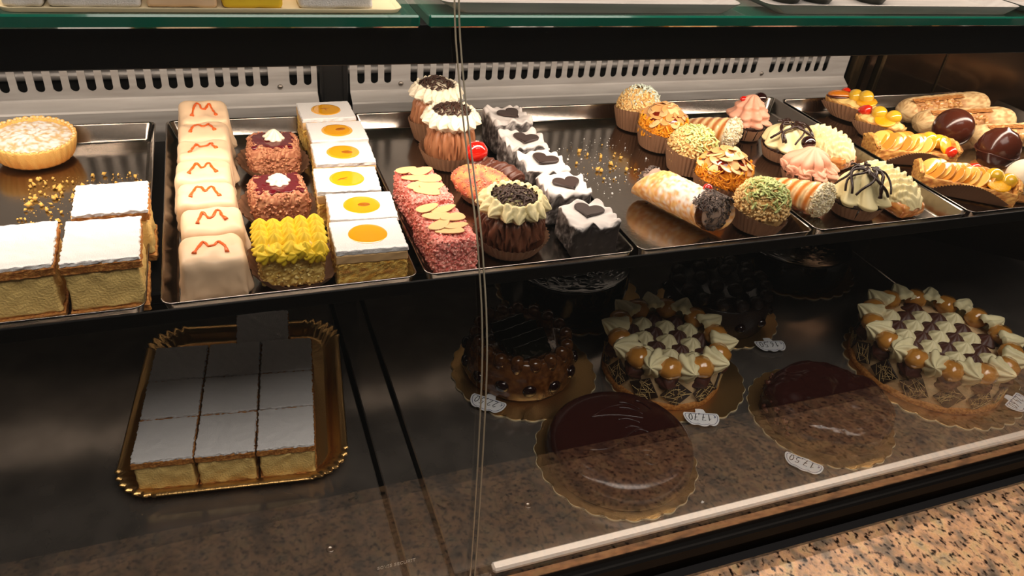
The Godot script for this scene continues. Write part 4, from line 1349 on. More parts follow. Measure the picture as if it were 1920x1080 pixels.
func strudel(at: Vector3, turn: float, label: String, ln: float, R: float, x0: float, x1: float):
	var t := thing("apple_strudel", label, "strudel", at, turn, "apple strudels at the right end")
	var m := MB.new()
	m.grid(48, 60, func(u, v2):
		var th: float = u * TAU
		var x = (v2 - 0.5)
		var env := pow(maxf(0.0, 1.0 - pow(absf(x) * 2.0, 9.0)), 0.5)
		var win = smoothstep(x0, x0 + 0.03, x) * (1.0 - smoothstep(x1 - 0.03, x1, x)) * smoothstep(0.25, 0.45, sin(th) * 0.55 + cos(th) * 0.83)
		var r = R * env * (1.0 + 0.05 * N(Vector3(cos(th), x * 8.0, sin(th)) + at, 2.0) - 0.16 * win)
		return Vector3(x * ln, R * 0.82 + sin(th) * r * 0.82, cos(th) * r), true, func(u, v2, p):
			var th: float = u * TAU
			var x: float = v2 - 0.5
			var win = smoothstep(x0, x0 + 0.03, x) * (1.0 - smoothstep(x1 - 0.03, x1, x)) * smoothstep(0.25, 0.45, sin(th) * 0.55 + cos(th) * 0.83)
			return L(186, 140, 86).lerp(L(234, 204, 150), clampf(N(p * Vector3(0.6, 2, 2) + at, 120) + 0.65, 0, 1)).lerp(L(166, 110, 62), win * 0.75), true)
	put("pastry_roll", m, M.crust, t)
	m = MB.new()
	for i in 26:
		var x := lerpf(x0 + 0.05, x1 - 0.05, (i % 13 + rng.randf() * 0.6) / 13.0) * ln
		var th := rng.randf_range(0.05, 1.15)
		m.col = L(176, 116, 62).lerp(L(226, 176, 110), rng.randf())
		m.chunk(Vector3(x, R * 0.82 + sin(th) * R * 0.64, cos(th) * R * 0.82), rng.randf_range(0.004, 0.0075), rng)
	put("apple_filling", m, M.vcgloss, t, "stuff")
	m = MB.new()
	for k in 5:
		var pts := []
		for i in 20:
			var th = 1.18 + k * 0.07
			pts.append(Vector3(lerpf(x0, x1, i / 19.0) * ln, R * 0.82 + sin(th) * R * (0.80 + 0.01 * k) + 0.001 * N(Vector3(i * 0.4, k, at.x), 1.0), cos(th) * R * (1.0 + 0.02 * k) + 0.001 * N(Vector3(i * 0.5, k, 3), 1.0)))
		m.tube(pts, 0.0007, 5)
	put("flaky_edge", m, M.puff, t, "stuff")

func choc_ball(at: Vector3, label: String, R: float, pear: bool, m0: Material):
	var t := thing("glazed_profiterole", label, "profiterole", at, 0.0)
	var m := MB.new()
	m.lathe([Vector2(0, 0), Vector2(R * 0.8, 0), Vector2(R * 0.9, 0.004), Vector2(R * 0.6, 0.012), Vector2(0, 0.013)], 36)
	put("biscuit_base", m, M.puff, t)
	m = MB.new()
	if pear:
		m.xf = Transform3D(Basis.IDENTITY, Vector3(0, 0.006 + R, 0))
		m.lathe([Vector2(0, -R), Vector2(R * 0.7, -R * 0.85), Vector2(R, -R * 0.2), Vector2(R * 0.98, R * 0.12), Vector2(R * 0.85, R * 0.5), Vector2(R * 0.55, R * 0.83), Vector2(R * 0.22, R * 0.97), Vector2(R * 0.06, R * 1.06), Vector2(0, R * 1.09)], 40, func(th, t2, q): return Vector2(q.x * (1.0 + 0.03 * sin(3.0 * th)), q.y))
		m.xf = Transform3D()
		var pts := []
		for k in 40:
			var a = TAU * k / 40.0
			pts.append(Vector3(cos(a) * R * 1.01, 0.006 + R * 0.85 + 0.0015 * sin(a * 3.0), sin(a) * R * 1.01))
		m.tube(pts, 0.0009, 6, true)
	else:
		m.ball(Vector3(0, 0.005 + R, 0), Vector3(R, R, R), 36, 24)
	put("chocolate_glaze" if m0 == M.choc_glaze else "white_glaze", m, m0, t)

# ---------- cakes on the deck ----------
func board(at: Vector3, r: float, label: String, lobes := 26, sx := 1.0):
	var t := thing("cake_board", label, "cake board", at, 0.0, "scalloped gold cake boards")
	for k in 2:
		var P := PackedVector2Array()
		for i in lobes * 8:
			var th := TAU * i / (lobes * 8)
			var rr := (r - 0.0006 * k) * (0.955 + 0.045 * absf(sin(th * lobes / 2.0)))
			P.append(Vector2(cos(th) * rr * sx, sin(th) * rr))
		var m := MB.new()
		m.slab(P, 0.0 if k == 0 else 0.0019, 0.0019 if k == 0 else 0.0024, 0.0002)
		put("cardboard" if k == 0 else "gold_foil", m, M.card if k == 0 else M.gold, t)
	return t

func checker_cake(at: Vector3, turn: float, label: String, R: float, h: float, sx: float, pitch: float, front_panels: int):
	var t = thing("checkered_cream_cake", label, "cake", at, turn, "cakes with checkered cream stars")
	var sc := Basis.from_scale(Vector3(sx, 1, 1))
	var m := MB.new()
	m.xf = Transform3D(sc, Vector3.ZERO)
	m.lathe([Vector2(0, 0), Vector2(R * 0.97, 0), Vector2(R * 1.0, 0.003), Vector2(R * 0.985, h * 0.5), Vector2(R * 0.96, h * 0.93), Vector2(R * 0.93, h), Vector2(0, h)], 64, func(th, t2, q): return Vector2(q.x * (1.0 + 0.012 * N(Vector3(cos(th), t2, sin(th)), 4.0)), q.y))
	put("mocha_cream_body", m, M.mocha, t)
	m = MB.new()
	m.xf = Transform3D(sc, Vector3.ZERO)
	m.lathe([Vector2(R * 1.0, 0.0), Vector2(R * 1.035, 0.0005), Vector2(R * 1.03, 0.008), Vector2(R * 0.99, 0.0085)], 64, func(th, t2, q): return Vector2(q.x * (1.0 + 0.012 * N(Vector3(cos(th), 3.0, sin(th)), 6.0)), q.y))
	put("sponge_foot", m, M.puff, t)
	# chocolate panels with pale scratches
	for i in front_panels:
		var a := TAU * i / front_panels + 0.13
		var p := Vector3(cos(a) * R * 1.005 * sx, 0.0230 + 0.002 * sin(i * 2.1), sin(a) * R * 1.005)
		var nrm := Vector3(cos(a) / sx, 0.03, sin(a)).normalized()
		var x := Vector3.UP.cross(nrm).normalized()
		var bs := Basis(x, nrm.cross(x), nrm) * Basis(Vector3.BACK, 0.78 + 0.25 * sin(i * 3.3))
		m = MB.new()
		m.box(Vector3.ZERO, Vector3(0.0275, 0.0275, 0.0018), 0.0003)
		var o := put_mesh("chocolate_panel", m.mesh(), M.choc_matt, t, Transform3D(bs, p))
		m = MB.new()
		for k in 20:
			var c := Vector3(rng.randf_range(-0.0115, 0.0115), rng.randf_range(-0.0115, 0.0115), 0.0011)
			var d := rng.randf() * PI
			var l := rng.randf_range(0.004, 0.011)
			var e := [c + Vector3(cos(d), sin(d), 0) * l, c - Vector3(cos(d), sin(d), 0) * l]
			for z in 2: e[z] = Vector3(clampf(e[z].x, -0.0132, 0.0132), clampf(e[z].y, -0.0132, 0.0132), 0.0009)
			m.tube(e, 0.00045, 4, false, 0.6)
		put("pale_strands", m, M.gold_line, o, "stuff")
	# checkered stars
	m = MB.new()
	m.dollop(pitch * 0.64, 0.0150, 6, 0.26, 0.5, 8, 0.05)
	var star := m.mesh()
	m = MB.new()
	m.dollop(pitch * 0.64, 0.0125, 6, 0.16, 0.4, 7, 0.04)
	var cstar := m.mesh()
	var n := int(R / pitch) + 1
	for i in range(-n, n + 1):
		for j in range(-n, n + 1):
			var p := Vector3(i * pitch * sx * 0.97, h - 0.001, j * pitch)
			if Vector2(p.x / sx, p.z).length() > R - 0.024: continue
			var w := posmod(i + j, 2) == 0
			put_mesh("cream_star" if w else "chocolate_star", star if w else cstar, M.butter_cream if w else M.choc_star, t, Transform3D(Basis(Vector3.UP, 0.5 + rng.randf() * 0.4), p))
	# rim: big shells, glazed choux and chocolate stars below
	m = MB.new()
	m.dollop(0.0165, 0.033, 7, 0.24, 0.7, 10, 0.05)
	var shell := m.mesh()
	m = MB.new()
	m.lathe([Vector2(0, -0.013), Vector2(0.010, -0.0108), Vector2(0.0158, -0.001), Vector2(0.0146, 0.006), Vector2(0.0085, 0.012), Vector2(0, 0.0134)], 24, func(th, t2, q): return Vector2(q.x * (1.0 + 0.04 * sin(3.0 * th) + 0.03 * sin(7.0 * th)), q.y))
	var puffb := m.mesh()
	var cnt := int(TAU * R * (1.0 + sx) / 2.0 / 0.046)
	for i in cnt:
		var a := TAU * i / cnt + 0.2
		var d := Vector3(cos(a) * sx, 0, sin(a))
		var ax := Vector3(-sin(a), 0, cos(a))
		put_mesh("cream_shell", shell, M.butter_cream, t, Transform3D(Basis(ax, -1.15) * Basis(Vector3.UP, rng.randf() * 3.0), d * (R - 0.018) + Vector3(0, h + 0.007, 0)))
		var a2 := a + PI / cnt
		d = Vector3(cos(a2) * sx, 0, sin(a2))
		put_mesh("glazed_choux", puffb, M.glazed_caramel, t, Transform3D(Basis(Vector3.UP, rng.randf() * 6.0), d * (R - 0.010) + Vector3(0, h + 0.0095, 0)))
		ax = Vector3(-sin(a2), 0, cos(a2))
		put_mesh("chocolate_star", cstar, M.choc_star, t, Transform3D(Basis(ax, -1.7), d * (R - 0.006) + Vector3(0, h - 0.0065, 0)))

func crown_cake(at: Vector3):
	var t = thing("glazed_fruit_cake", "glazed fruit cake with cherries in its side and a crown round a dark hollow", "cake", at, 0.2)
	var R := 0.0705
	var h := 0.050
	var m := MB.new()
	m.lathe([Vector2(0, 0), Vector2(R * 0.96, 0), Vector2(R, 0.006), Vector2(R * 0.99, 0.020), Vector2(R * 0.94, 0.036), Vector2(R * 0.86, h), Vector2(R * 0.76, h + 0.003), Vector2(R * 0.66, h - 0.004), Vector2(R * 0.62, h - 0.012), Vector2(0, h - 0.013)], 72, func(th, t2, q): return Vector2(q.x * (1.0 + 0.02 * N(Vector3(cos(th), t2 * 2.0, sin(th)), 4.0)), q.y))
	put("glazed_body", m, M.fruit_glaze, t)
	for i in 13:
		var a := TAU * i / 13.0 + 0.5
		m = MB.new()
		m.ball(Vector3.ZERO, Vector3(0.0088, 0.0082, 0.0055), 14, 10)
		put_mesh("cherry", m.mesh(), M.black_cherry, t, Transform3D(Basis(Vector3.UP, PI / 2 - a), Vector3(cos(a), 0, sin(a)) * R * 0.985 + Vector3(0, 0.020 + 0.002 * sin(i * 2.0), 0)))
	m = MB.new()
	m.lathe([Vector2(0, -0.012), Vector2(0.006, -0.011), Vector2(0.0078, -0.004), Vector2(0.0076, 0.004), Vector2(0.0056, 0.009), Vector2(0, 0.011)], 14)
	var f := m.mesh()
	for i in 17:
		var a := TAU * i / 17.0
		put_mesh("crown_piece", f, M.fruit_glaze, t, Transform3D(Basis(Vector3(-sin(a), 0, cos(a)), 0.15) * Basis.from_scale(Vector3(1.1, 0.9 + 0.15 * sin(i * 2.3), 1.1)), Vector3(cos(a), 0, sin(a)) * R * 0.80 + Vector3(0, h - 0.001, 0)))
	for i in 4:
		m = MB.new()
		m.xf = euler(0.55, 0.05, 0, Vector3(0, h - 0.0065, -0.030 + i * 0.018))
		m.soft(Vector3(0.070 - 0.014 * absf(i - 1.5), 0.006, 0.020), 0.0026, Vector3i(16, 2, 5), func(p, n): return p + n * 0.001 * N(p, 160))
		put("dark_fruit_slice", m, mat(Color(0.10, 0.095, 0.05), 0.15, {"coat": 1.0}), t)

func dark_cake(at: Vector3, label: String, R: float, h: float, kind: int):
	var t := thing(["wrinkled_chocolate_cake", "ball_topped_cake", "plain_dark_cake"][kind], label, "cake", at, 0.4)
	var m := MB.new()
	var md := func(th, t2, q): return Vector2(q.x * (1.0 + 0.015 * N(Vector3(cos(th), t2 * 2.0, sin(th)) + at, 3.0)), q.y)
	m.lathe([Vector2(0, 0), Vector2(R * 0.98, 0), Vector2(R, 0.004), Vector2(R, h * 0.6), Vector2(R * 0.985, h * 0.93), Vector2(R * 0.95, h), Vector2(0, h)], 64, md)
	put("cake_body", m, M.black_glaze if kind != 1 else M.brown_cake, t)
	if kind != 1:
		m = MB.new()
		m.grid(80, 80, func(u, v2):
			var a: float = u * TAU
			var r: float = (1.0 - v2) * R * 0.965
			var p := Vector3(r * cos(a), 0, r * sin(a))
			var e := smoothstep(0.0, 0.12, v2)
			return p + Vector3(0, h - 0.0006 + e * (0.0035 * absf(N(p + at, 55)) + 0.0022 * absf(N(p + at, 130)) + 0.002 * N(p + at, 18)) * (1.0 if kind == 0 else 0.35), 0), true)
		put("glazed_top", m, M.black_glaze, t)
	else:
		m = MB.new()
		m.lathe([Vector2(0, -0.01), Vector2(0.007, -0.008), Vector2(0.011, -0.001), Vector2(0.0095, 0.0055), Vector2(0.005, 0.0085), Vector2(0, 0.0094)], 16, func(th, t2, q): return Vector2(q.x * (1.0 + 0.06 * sin(3.0 * th)), q.y))
		var f := m.mesh()
		for ring in [[15, 0.85, 0.004], [8, 0.48, 0.013], [1, 0.0, 0.022]]:
			for i in ring[0]:
				var a: float = TAU * i / ring[0] + ring[1]
				put_mesh("glazed_choux", f, M.brown_cake, t, Transform3D(Basis(Vector3.UP, i * 1.3), Vector3(cos(a), 0, sin(a)) * R * ring[1] + Vector3(0, h + ring[2], 0)))
		m = MB.new()
		for i in 12:
			var a := TAU * i / 12.0
			m.ball(Vector3(cos(a), 0, sin(a)) * R * 0.99 + Vector3(0, h * 0.45, 0), Vector3(0.008, 0.0075, 0.008), 10, 7)
		put("dark_cherries", m, M.black_cherry, t, "stuff")

func glazed_dome(at: Vector3, turn: float):
	var t = thing("glazed_chocolate_cake", "low round dark-glazed cake with raised swirl decoration, in front by the rail", "cake", at, turn)
	var R := 0.083
	var h := 0.032
	var m := MB.new()
	m.xf = Transform3D(Basis.from_scale(Vector3(1.0, 1, 0.97)), Vector3.ZERO)
	m.lathe([Vector2(0, 0), Vector2(R * 0.99, 0), Vector2(R, 0.003), Vector2(R * 0.995, h * 0.5), Vector2(R * 0.965, h * 0.76), Vector2(R * 0.90, h * 0.93), Vector2(R * 0.78, h * 0.985), Vector2(R * 0.5, h), Vector2(0, h)], 80)
	put("chocolate_glaze", m, M.dark_glaze, t)
	m = MB.new()
	var y := h + 0.0003
	var spiral := []
	for k in 40:
		var f := k / 39.0
		var a := f * TAU * 1.5
		spiral.append(Vector3(0.012 - cos(a) * 0.014 * (1.0 - f * 0.75), y, 0.040 - sin(a) * 0.014 * (1.0 - f * 0.75)))
	m.tube(spiral, 0.0010, 6, false, 0.6)
	var s2 := []
	for k in 30:
		var f := k / 29.0
		s2.append(Vector3(lerpf(-0.045, 0.026, f), y, 0.012 + 0.006 * sin(f * 5.0) - 0.01 * f))
	m.tube(s2, 0.0012, 6, false, 0.6)
	for q in [[-0.022, -0.034, 0.035, -0.018], [-0.022, -0.034, 0.022, -0.044], [0.020, -0.048, 0.038, -0.032], [0.016, -0.040, 0.038, -0.024], [0.040, -0.046, 0.052, -0.028], [0.006, -0.022, 0.028, -0.012], [0.008, -0.008, 0.026, -0.002], [0.016, 0.000, 0.030, 0.004]]:
		var pts := []
		for k in 9:
			var f := k / 8.0
			pts.append(Vector3(lerpf(q[0], q[2], f), y, lerpf(q[1], q[3], f) - 0.004 * sin(f * PI)))
		m.tube(pts, 0.0012, 6, false, 0.6)
	put("swirl_decoration", m, M.dark_glaze, t)

func rock_cake(at: Vector3, turn: float):
	var t = thing("molten_chocolate_cake", "uneven dark glazed cake with nuts on its left flank, near the rail", "cake", at, turn)
	var R := 0.078
	var h := 0.034
	var m := MB.new()
	m.grid(90, 40, func(u, v2):
		var th: float = u * TAU
		var prof: float = v2
		var r := R * (1.0 if prof < 0.35 else sqrt(maxf(0.0, 1.0 - pow((prof - 0.35) / 0.65, 2.0))))
		var y = h * (minf(prof / 0.35, 1.0) * 0.62 + 0.38 * smoothstep(0.35, 0.75, prof))
		var n = N(Vector3(cos(th), prof * 0.4, sin(th)) + Vector3(2, 5, 1), 1.9)
		r *= 1.0 + 0.06 * n
		var p := Vector3(r * cos(th) * 1.02, y, r * sin(th) * 0.92)
		p.y += (0.004 * N(p + at, 30) + 0.0025 * absf(N(p + at, 60)) * smoothstep(0.3, 0.5, prof)) * clampf(prof * 4.0, 0, 1)
		return p, true)
	put("dark_glaze", m, M.dark_glaze, t)
	m = MB.new()
	for i in 60:
		var a := rng.randf_range(2.5, 4.1)
		m.chunk(Vector3(cos(a) * R * rng.randf_range(0.90, 1.03), rng.randf_range(0.003, 0.026), sin(a) * R * 0.92 * rng.randf_range(0.92, 1.0)), rng.randf_range(0.002, 0.006), rng)
	put("chopped_nuts", m, mat(Color(0.34, 0.17, 0.10), 0.5), t, "stuff")

func gold_tray(at: Vector3, turn: float, hx: float, hz: float):
	var t = thing("gold_tray", "rectangular gold card tray with crimped corners under the large custard slab", "tray", at, turn)
	var ring := func(ins, y, cr):
		var o := rrect(hx - ins, hz - ins, 0.042 - ins * 0.6, y, 26)
		for i in o.size():
			var q := i % 27
			var k = 1.0 if (q > 0 and q < 26) else 0.0
			var s = (1.0 if q % 4 < 2 else -1.0) * k * cr
			var d := Vector3(o[i].x, 0, o[i].z).normalized()
			o[i] += d * s * 0.0016 + Vector3(0, s * 0.0010, 0)
		return o
	var m := MB.new()
	m.loft([ring.call(0.020, 0.0002, 0.2), ring.call(0.017, 0.0012, 0.5), ring.call(0.008, 0.010, 1.0), ring.call(0.002, 0.0135, 1.0), ring.call(0.0, 0.0135, 1.0), ring.call(0.001, 0.0145, 1.0), ring.call(0.0035, 0.0155, 1.0), ring.call(0.0075, 0.0142, 1.0), ring.call(0.0095, 0.0120, 1.0), ring.call(0.013, 0.0105, 1.0), ring.call(0.017, 0.0035, 0.6), ring.call(0.021, 0.0022, 0.1)], true, true)
	put("gold_dish", m, M.gold, t)
	return t

# ---------- price tags ----------
const GLYPH := {
	"1": [[0.05, 0.68, 0.36, 1.0, 0.30, 0.0]], "7": [[0.0, 0.98, 0.6, 1.0, 0.25, 0.0], [0.12, 0.5, 0.56, 0.52]], "5": [[0.58, 1.0, 0.12, 1.0, 0.06, 0.56, 0.38, 0.62, 0.56, 0.34, 0.38, 0.02, 0.0, 0.08]],
	"0": [[0.3, 1.0, 0.06, 0.78, 0.02, 0.35, 0.2, 0.0, 0.46, 0.1, 0.58, 0.5, 0.5, 0.88, 0.3, 1.0]], "6": [[0.52, 1.0, 0.18, 0.66, 0.04, 0.28, 0.26, 0.0, 0.54, 0.22, 0.34, 0.48, 0.08, 0.34]],
	"2": [[0.05, 0.8, 0.3, 1.0, 0.55, 0.78, 0.04, 0.0, 0.6, 0.02]], "3": [[0.05, 0.95, 0.4, 1.0, 0.5, 0.75, 0.2, 0.55, 0.55, 0.3, 0.35, 0.0, 0.0, 0.08]], "4": [[0.36, 1.0, 0.0, 0.34, 0.6, 0.36], [0.42, 0.62, 0.38, -0.06]],
	",": [[0.16, 0.08, 0.06, -0.16]], ".": [[0.1, 0.06, 0.16, 0.0]],
}

func price_tag(at: Vector3, turn: float, price: String, label: String, ink: Material, tilt := 0.0, w := 0.044):
	var t := thing("price_tag", label, "price tag", at, turn, "handwritten price tags")
	t.rotation.x = tilt
	var P := func(inset):
		var o := PackedVector2Array()
		var hw: float = w / 2.0 - inset
		var yb: float = 0.0085 - inset
		for i in 49:
			var f := i / 48.0
			var x := lerpf(-1.0, 1.0, f)
			var dome := sqrt(maxf(0.0, 1.0 - pow(absf(x), 3.2)))
			o.append(Vector2(x * hw, -(0.0175 - inset) * dome * (0.86 + 0.14 * absf(cos(1.5 * PI * x))) + 0.003))
		for q in [[1.0, 0.0055], [0.93, 0.98], [0.86, 1.0], [-0.86, 1.0], [-0.93, 0.98], [-1.0, 0.0055]]:
			o.append(Vector2(q[0] * hw, yb * q[1] if q[1] > 0.5 else yb - 0.003))
		return o
	var m := MB.new()
	m.slab(P.call(0.0), 0.0, 0.0006, 0.0001)
	m.slab(PackedVector2Array([Vector2(-0.007, 0.008), Vector2(0.006, 0.008), Vector2(0.005, 0.0150), Vector2(-0.002, 0.0155), Vector2(-0.005, 0.0145)]), 0.0, 0.00055)
	put("card", m, M.tag, t)
	m = MB.new()
	var path := []
	for q in P.call(0.0021): path.append(Vector3(q.x, 0.00065, q.y))
	m.tube(path, 0.00032, 4, true, 0.4)
	# the printed euro sign
	var e := [[0.55, 0.85, 0.32, 1.0, 0.1, 0.7, 0.08, 0.4, 0.3, 0.02, 0.55, 0.15], [-0.05, 0.6, 0.4, 0.6], [-0.05, 0.42, 0.4, 0.42]]
	for st in e:
		var pts := []
		for k in range(0, st.size(), 2): pts.append(Vector3(-w * 0.40 + st[k] * 0.0042, 0.00068, 0.0050 - st[k + 1] * 0.0045))
		m.tube(pts, 0.00032, 4, false, 0.4)
	put("printed_border", m, M.ink_blue, t)
	m = MB.new()
	var x := -w * 0.27
	for ch in price:
		if ch == " ":
			x += 0.003
			continue
		for st in GLYPH[ch]:
			var pts := []
			for k in range(0, st.size(), 2): pts.append(Vector3(x + (st[k] + 0.12 * st[k + 1]) * 0.0072, 0.0007, 0.0058 - st[k + 1] * 0.0105))
			m.tube(pts, 0.00052, 5, false, 0.4)
		x += 0.0028 if ch in ",." else 0.0067
	put("handwritten_price", m, ink, t)

func crumbs(called: String, label: String, m0: Material, x0: float, x1: float, z0: float, z1: float, cnt: int, smax: float, sd: int):
	var g := RandomNumberGenerator.new()
	g.seed = sd
	var m := MB.new()
	for i in cnt:
		var s := g.randf_range(0.0004, 1.0) 
		s = 0.0004 + smax * s * s * s
		m.chunk(Vector3(g.randf_range(x0, x1), FLOOR + s * 0.45 - 0.0009, g.randf_range(z0, z1)), s, g)
	var o := put(called, m, m0, self, "stuff")
	tag(o, label, "crumbs")

func _ready():
	rng.seed = 11
	nz.seed = 5
	nz.frequency = 1.0
	nz.noise_type = FastNoiseLite.TYPE_SIMPLEX_SMOOTH
	nz.fractal_type = FastNoiseLite.FRACTAL_NONE
	lighting()
	make_materials()
	setting()
	# trays on the lit shelf, left to right
	tray(-0.2725, -0.0710, "steel tray at the far left with the powdered tart and custard slices")
	tray(-0.0610, 0.1405, "steel tray holding the row of cakes with an orange M")
	tray(0.1465, 0.3500, "steel tray with pink crumb cakes and dusted chocolate cubes")
	tray(0.3540, 0.5580, "steel tray with the long cannolo and nut cakes in cups")
	tray(0.5620, 0.7730, "steel tray with cream mounds, logs and horns")
	tray(0.7780, 1.1800, "wide steel tray at the right with fruit boats and strudels", -0.525, -0.882)
	var F := FLOOR
	# first tray
	fluted_tart(Vector3(-0.1866, F + 0.0045, -0.8505))
	slice("custard_slice", "sugar-topped custard slice at the back of the left tray's three", Vector3(-0.0960, F, -0.6455), 0.02, Vector3(0.0575, 0.050, 0.056), "custard slices on the left tray")
	slice("custard_slice", "sugar-topped custard slice at the front right corner of the left tray", Vector3(-0.0985, F, -0.5765), 0.02, Vector3(0.0545, 0.050, 0.066), "custard slices on the left tray")
	slice("custard_slice", "sugar-topped custard slice at the picture's left edge, front of its tray", Vector3(-0.1605, F, -0.5775), 0.05, Vector3(0.0605, 0.050, 0.068), "custard slices on the left tray")
	crumbs("pastry_crumbs", "yellow pastry crumbs scattered on the left tray behind the slices", M.crumb_yellow, -0.19, -0.085, -0.80, -0.69, 300, 0.0034, 3)
	# second tray
	for i in 7:
		fondant(Vector3(-0.0205 + [0.0, 0.0015, -0.002, -0.003, -0.001, 0.0, 0.0015][i], F + (0.006 if i == 6 else 0.0), -0.5645 - i * 0.0487), [0.05, 0.02, -0.02, -0.03, 0.02, -0.02, 0.03][i], i, 0.22 if i == 6 else 0.0)
	yellow_square(Vector3(0.0405, F, -0.5735), -0.04)
	cherry_square(Vector3(0.0415, F, -0.681), 0.05, "brown crumb pastry with dark cherry jelly and cream star, behind the yellow one", 1)
	cherry_square(Vector3(0.0465, F, -0.784), -0.06, "brown crumb pastry with dark cherry jelly and pointed cream drop, the rear one", 2)
	for i in 6:
		orange_slice(Vector3([0.1050, 0.1095, 0.1055, 0.1120, 0.1150, 0.1120][i], F, [-0.566, -0.6185, -0.674, -0.735, -0.792, -0.853][i]), [-0.03, -0.06, -0.06, -0.03, 0.0, 0.02][i], i)
	# third tray
	hedgehog(Vector3(0.2440, F, -0.583), 0.0, "dark ridged chocolate cake with cream ring and shavings, front of its tray", 0.0305, 0.057, Vector3(0.0275, 0.0365, 0.017), true, 0.031)
	hedgehog(Vector3(0.2390, F, -0.776), 0.8, "ridged chocolate cream cake with white cream cap, in front of its twin", 0.0270, 0.066, Vector3(0.0275, 0.0355, 0.018), false, 0.030)
	hedgehog(Vector3(0.2410, F, -0.848), 2.0, "ridged chocolate cream cake with white cream cap, against the rear rim", 0.0270, 0.071, Vector3(0.0255, 0.0325, 0.024), false, 0.029)
	pink_bar(Vector3(0.1775, F, -0.6585), 0.06, Vector3(0.0400, 0.036, 0.074), "pink crumb cake with almond flakes, the rear of two")
	pink_bar(Vector3(0.1780, F, -0.579), 0.05, Vector3(0.0400, 0.036, 0.070), "pink crumb cake with almond flakes, front by the tray's edge")
	shell_pastry(Vector3(0.2520, F, -0.6790), 0.75)
	var cs := Vector3(0.046, 0.034, 0.048)
	choc_cube(Vector3(0.3190, F, -0.572), -0.05, "chocolate cube with one heart, front of its row, shade put into its front colour", cs, [[0.002, -0.006, -0.5, 0.0]], 1.0)
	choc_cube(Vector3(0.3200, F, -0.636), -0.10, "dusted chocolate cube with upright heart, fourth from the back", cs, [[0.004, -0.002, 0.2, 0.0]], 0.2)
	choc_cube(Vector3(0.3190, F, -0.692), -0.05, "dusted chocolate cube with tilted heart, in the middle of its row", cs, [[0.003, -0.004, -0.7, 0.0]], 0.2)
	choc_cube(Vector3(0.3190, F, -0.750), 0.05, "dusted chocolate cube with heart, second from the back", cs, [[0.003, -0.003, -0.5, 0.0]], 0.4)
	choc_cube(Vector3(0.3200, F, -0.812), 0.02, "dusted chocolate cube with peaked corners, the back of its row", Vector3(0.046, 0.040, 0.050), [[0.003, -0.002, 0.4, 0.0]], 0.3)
	crumbs("pastry_crumbs", "few pale crumbs on the bare back of the chocolate cubes' tray", M.crumb_yellow, 0.3445, 0.3455, -0.74, -0.70, 2, 0.002, 5)
	crumbs("pastry_crumbs", "pale crumbs and sugar specks on the cannolo's bare tray", M.crumb_yellow, 0.385, 0.46, -0.80, -0.69, 60, 0.0036, 8)
	crumbs("sugar_specks", "white sugar specks scattered between the cannolo and the nut cakes", M.sugar, 0.38, 0.49, -0.82, -0.66, 150, 0.0013, 9)
	# fourth tray
	cannolo(Vector3(0.4290, F, -0.6580), Vector3(0.4690, F, -0.5640), 0.0205)
	nut_cup(Vector3(0.5215, F, -0.573), 0.0, "nut-coated cream cake with pale green chocolate curls, front of the cup row", "nut cakes with green curls", M.green_choc, 0.0285, 0.052, 0.0310, 0.021, 210, 0.25)
	almond_cup(Vector3(0.5200, F, -0.6430), 0.3, "orange pastry with almond flakes, the front one of two", 0.0300, 0.056)
	nut_cup(Vector3(0.5215, F, -0.7150), 1.0, "nut-coated cream cake with pale green curls, between the two almond pastries", "nut cakes with green curls", M.green_choc, 0.0290, 0.052, 0.0315, 0.026, 190)
	almond_cup(Vector3(0.5205, F, -0.7840), 1.3, "orange pastry with almond flakes, the rear one of two", 0.0295, 0.055)
	nut_cup(Vector3(0.5195, F, -0.8490), 2.0, "nut-coated cream cake with whitish curls, rearmost of the cup row", "nut cakes with white curls", M.pale_choc, 0.0280, 0.053, 0.0315, 0.026, 130)
	# fifth tray
	horn(Vector3(0.5970, F, -0.6110), 0.36, "cream horn with white crumb end, front beside the green-topped cake", 0.074, 0.0205, L(244, 238, 208))
	horn(Vector3(0.5980, F, -0.7930), 0.50, "cream horn with white crumb end, the rear of two", 0.070, 0.0210, L(244, 238, 214))
	pink_cup(Vector3(0.6620, F, -0.8000), 0.0)
	white_mound(Vector3(0.6720, F, -0.7280), 0.5, "cream mound drizzled with chocolate, the rear one between pink creams", 0.0310, 0.048, true)
	white_mound(Vector3(0.6600, F, -0.5800), 0.0, "cream mound with thick chocolate drizzle, at the tray's front edge", 0.0300, 0.056, true)
	pink_rosette(Vector3(0.6480, F, -0.6530), 0.4)
	cream_log(Vector3(0.7270, F, -0.7160), 0.30, "oblong pastry under ruffled white cream, the rear of two", 0.078, 0.0195)
	cream_log(Vector3(0.7190, F, -0.5990), 0.08, "oblong pastry under smooth white cream, at the front right of its tray", 0.094, 0.0200)
	# sixth tray
	boat(Vector3(0.8740, F + 0.0015, -0.8370), -1.02, "fruit boat with plum slice and grapes, at the back rim", 0.082, 0.040, [["peach", Vector3(-0.022, 0.030, 0.002), Vector3(0.1, 0.4, 0.1)], ["strawberry", Vector3(-0.018, 0.031, -0.012), Vector3(1.3, 0.3, 0)], ["grape", Vector3(-0.001, 0.033, -0.004), 0], ["orange", Vector3(0.018, 0.030, 0.002), Vector3(0.2, 0, 0.15)], ["grape", Vector3(0.014, 0.036, -0.002), 0]])
	boat(Vector3(0.8660, F, -0.7700), -1.0, "fruit boat with strawberry and two grapes, before the back one", 0.070, 0.038, [["strawberry", Vector3(-0.024, 0.032, -0.002), Vector3(1.3, 1.4, 0)], ["grape", Vector3(-0.006, 0.034, 0.0), 0], ["grape", Vector3(0.014, 0.034, 0.001), 0], ["orange", Vector3(0.006, 0.029, 0.008), Vector3(0.4, 0, 0)]])
